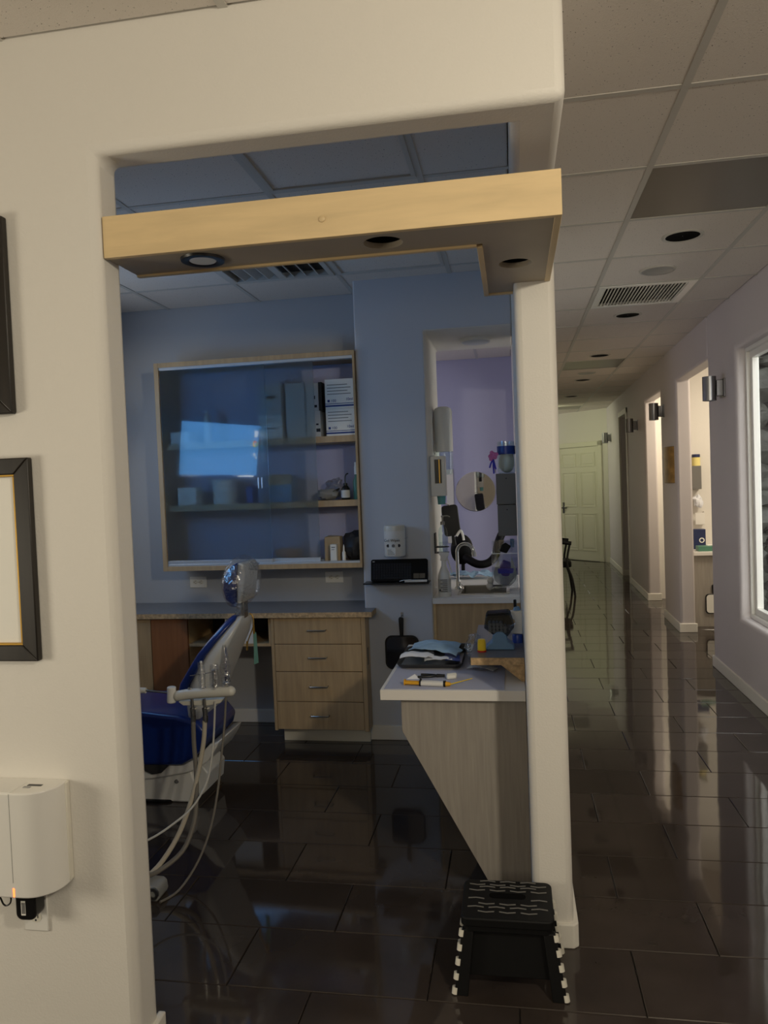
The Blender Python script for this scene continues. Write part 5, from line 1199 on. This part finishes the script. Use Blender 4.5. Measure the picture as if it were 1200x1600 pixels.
part('plate', MB().prism(pts, 'xy', 1.405, 1.755), 'bronze', t, .004)
# armchair in the hall
t = thing('hall_armchair', 'black metal armchair against the hall wall beyond the post', 'chair', (.46, 10.0, 0))
for y in (9.78, 10.28):
    part('front_leg', MB().tube([(.73, y, 0), (.70, y, .22), (.64, y, .42), (.68, y, .66)], .014, 8), 'black_plastic', t)
    part('rear_leg', MB().tube([(.20, y, 0), (.26, y, .42), (.22, y, .95)], .014, 8), 'black_plastic', t)
    part('armrest', MB().tube([(.24, y, .66), (.48, y, .69), (.70, y, .67)], .024, 10), 'black_matte', t)
part('seat', MB().prism(rrect(.22, .70, 9.80, 10.26, .05), 'xy', .36, .44), 'black_matte', t, .02, 3)
part('backrest', MB().prism([(.20, .50), (.26, .50), (.22, .95), (.17, .95)], 'xz', 9.80, 10.26), 'black_matte', t, .015, 3)

# ---- things in the lit side room
t = thing('side_room_counter', 'white counter on a greige panel inside the lit side room', 'counter', (2.3, 7.9, 0))
sc0 = aty(1090, 862, 7.75)
part('worktop', MB().box(1.70, 2.35, 7.70, 8.255, sc0.z-.035, sc0.z), 'white_laminate', t, .002)
part('panel', MB().box(1.70, 2.33, 7.73, 7.75, 0, sc0.z-.035), 'greige_laminate', t, .001)
SR = sc0.z
a = aty(1090, 828, 8.0); b = aty(1103, 848, 8.0)
t = thing('navy_glove_box', 'navy box with round logo on the side room counter', 'box', ((a.x+b.x)/2, 8.05, SR))
part('box', MB().box(a.x-.04, b.x, 8.0, 8.10, SR, SR+.20), 'navy', t, .003)
part('round_mark', MB().lathe(((a.x+b.x)/2, 7.9995, SR+.09), [(.026, 0), (.026, .002)], 18, Matrix.Rotation(math.pi/2, 3, 'X')), 'paper', t)
part('mark_centre', MB().lathe(((a.x+b.x)/2, 7.9975, SR+.09), [(.016, 0), (.016, .001)], 16, Matrix.Rotation(math.pi/2, 3, 'X')), 'navy', t)
single('small_tray', MB().box(a.x-.05, b.x+.01, 7.76, 7.88, SR, SR+.05), 'green_plastic', 'low dark green tray on the side room counter', 'tray', bev=.003)
for i in range(3): single('stylus_pen', MB().cyl((b.x-.03, 7.80+.03*i, SR+.052), (b.x+.035, 7.80+.03*i, SR+.058), .006, n=8), 'white_plastic', ['front', 'middle', 'rear'][i]+' white instrument resting on the low green tray', 'instrument', 'instruments on the side room tray')
a = aty(1086, 728, 8.2); b = aty(1095, 764, 8.2)
t = thing('side_room_wall_box', 'grey wall box in the lit side room', 'box', (a.x, 8.22, b.z))
part('box', MB().box(a.x-.06, b.x, 8.16, 8.259, b.z, a.z), 'box_gray', t, .003)
t = thing('yellow_canister', 'pale yellow canister with navy lid on the side room wall box', 'canister', (a.x+.015, 8.21, a.z))
part('body', MB().lathe((a.x+.012, 8.21, a.z), [(.040, 0), (.040, .085), (.036, .088)], 20), 'pale_yellow', t)
part('lid', MB().lathe((a.x+.012, 8.21, a.z+.088), [(.040, 0), (.040, .03), (.003, .032)], 20), 'navy', t)
c = aty(1093, 783, 8.2)
single('tissue_puff', MB().ball((c.x-.01, 8.21, c.z), (.04, .03, .06), 14, 10, wob=.7, seed=95), 'tissue', 'white tissue tuft on the side room wall', 'tissue')
c = aty(1096, 810, 8.2)
t = thing('clear_wall_holder', 'clear wall holder below the tissue in the side room', 'holder', (c.x, 8.2, c.z-.06))
part('case', MB().box(c.x-.06, c.x+.03, 8.19, 8.194, c.z-.06, c.z+.06).box(c.x+.026, c.x+.03, 8.194, 8.255, c.z-.06, c.z+.07).box(c.x-.06, c.x+.03, 8.194, 8.255, c.z-.064, c.z-.058), 'white_plastic', t)
h0 = aty(1103, 928, 7.72); h1 = aty(1103, 959, 7.72)
hand_mirror('hand_mirror', h0.x+.07, (h0.z+h1.z)/2, 7.722, .075, (h0.z-h1.z)/2, .09, 'black-rimmed white hand mirror hanging in the lit side room', True, 'paper')
print('tiles', ntile)
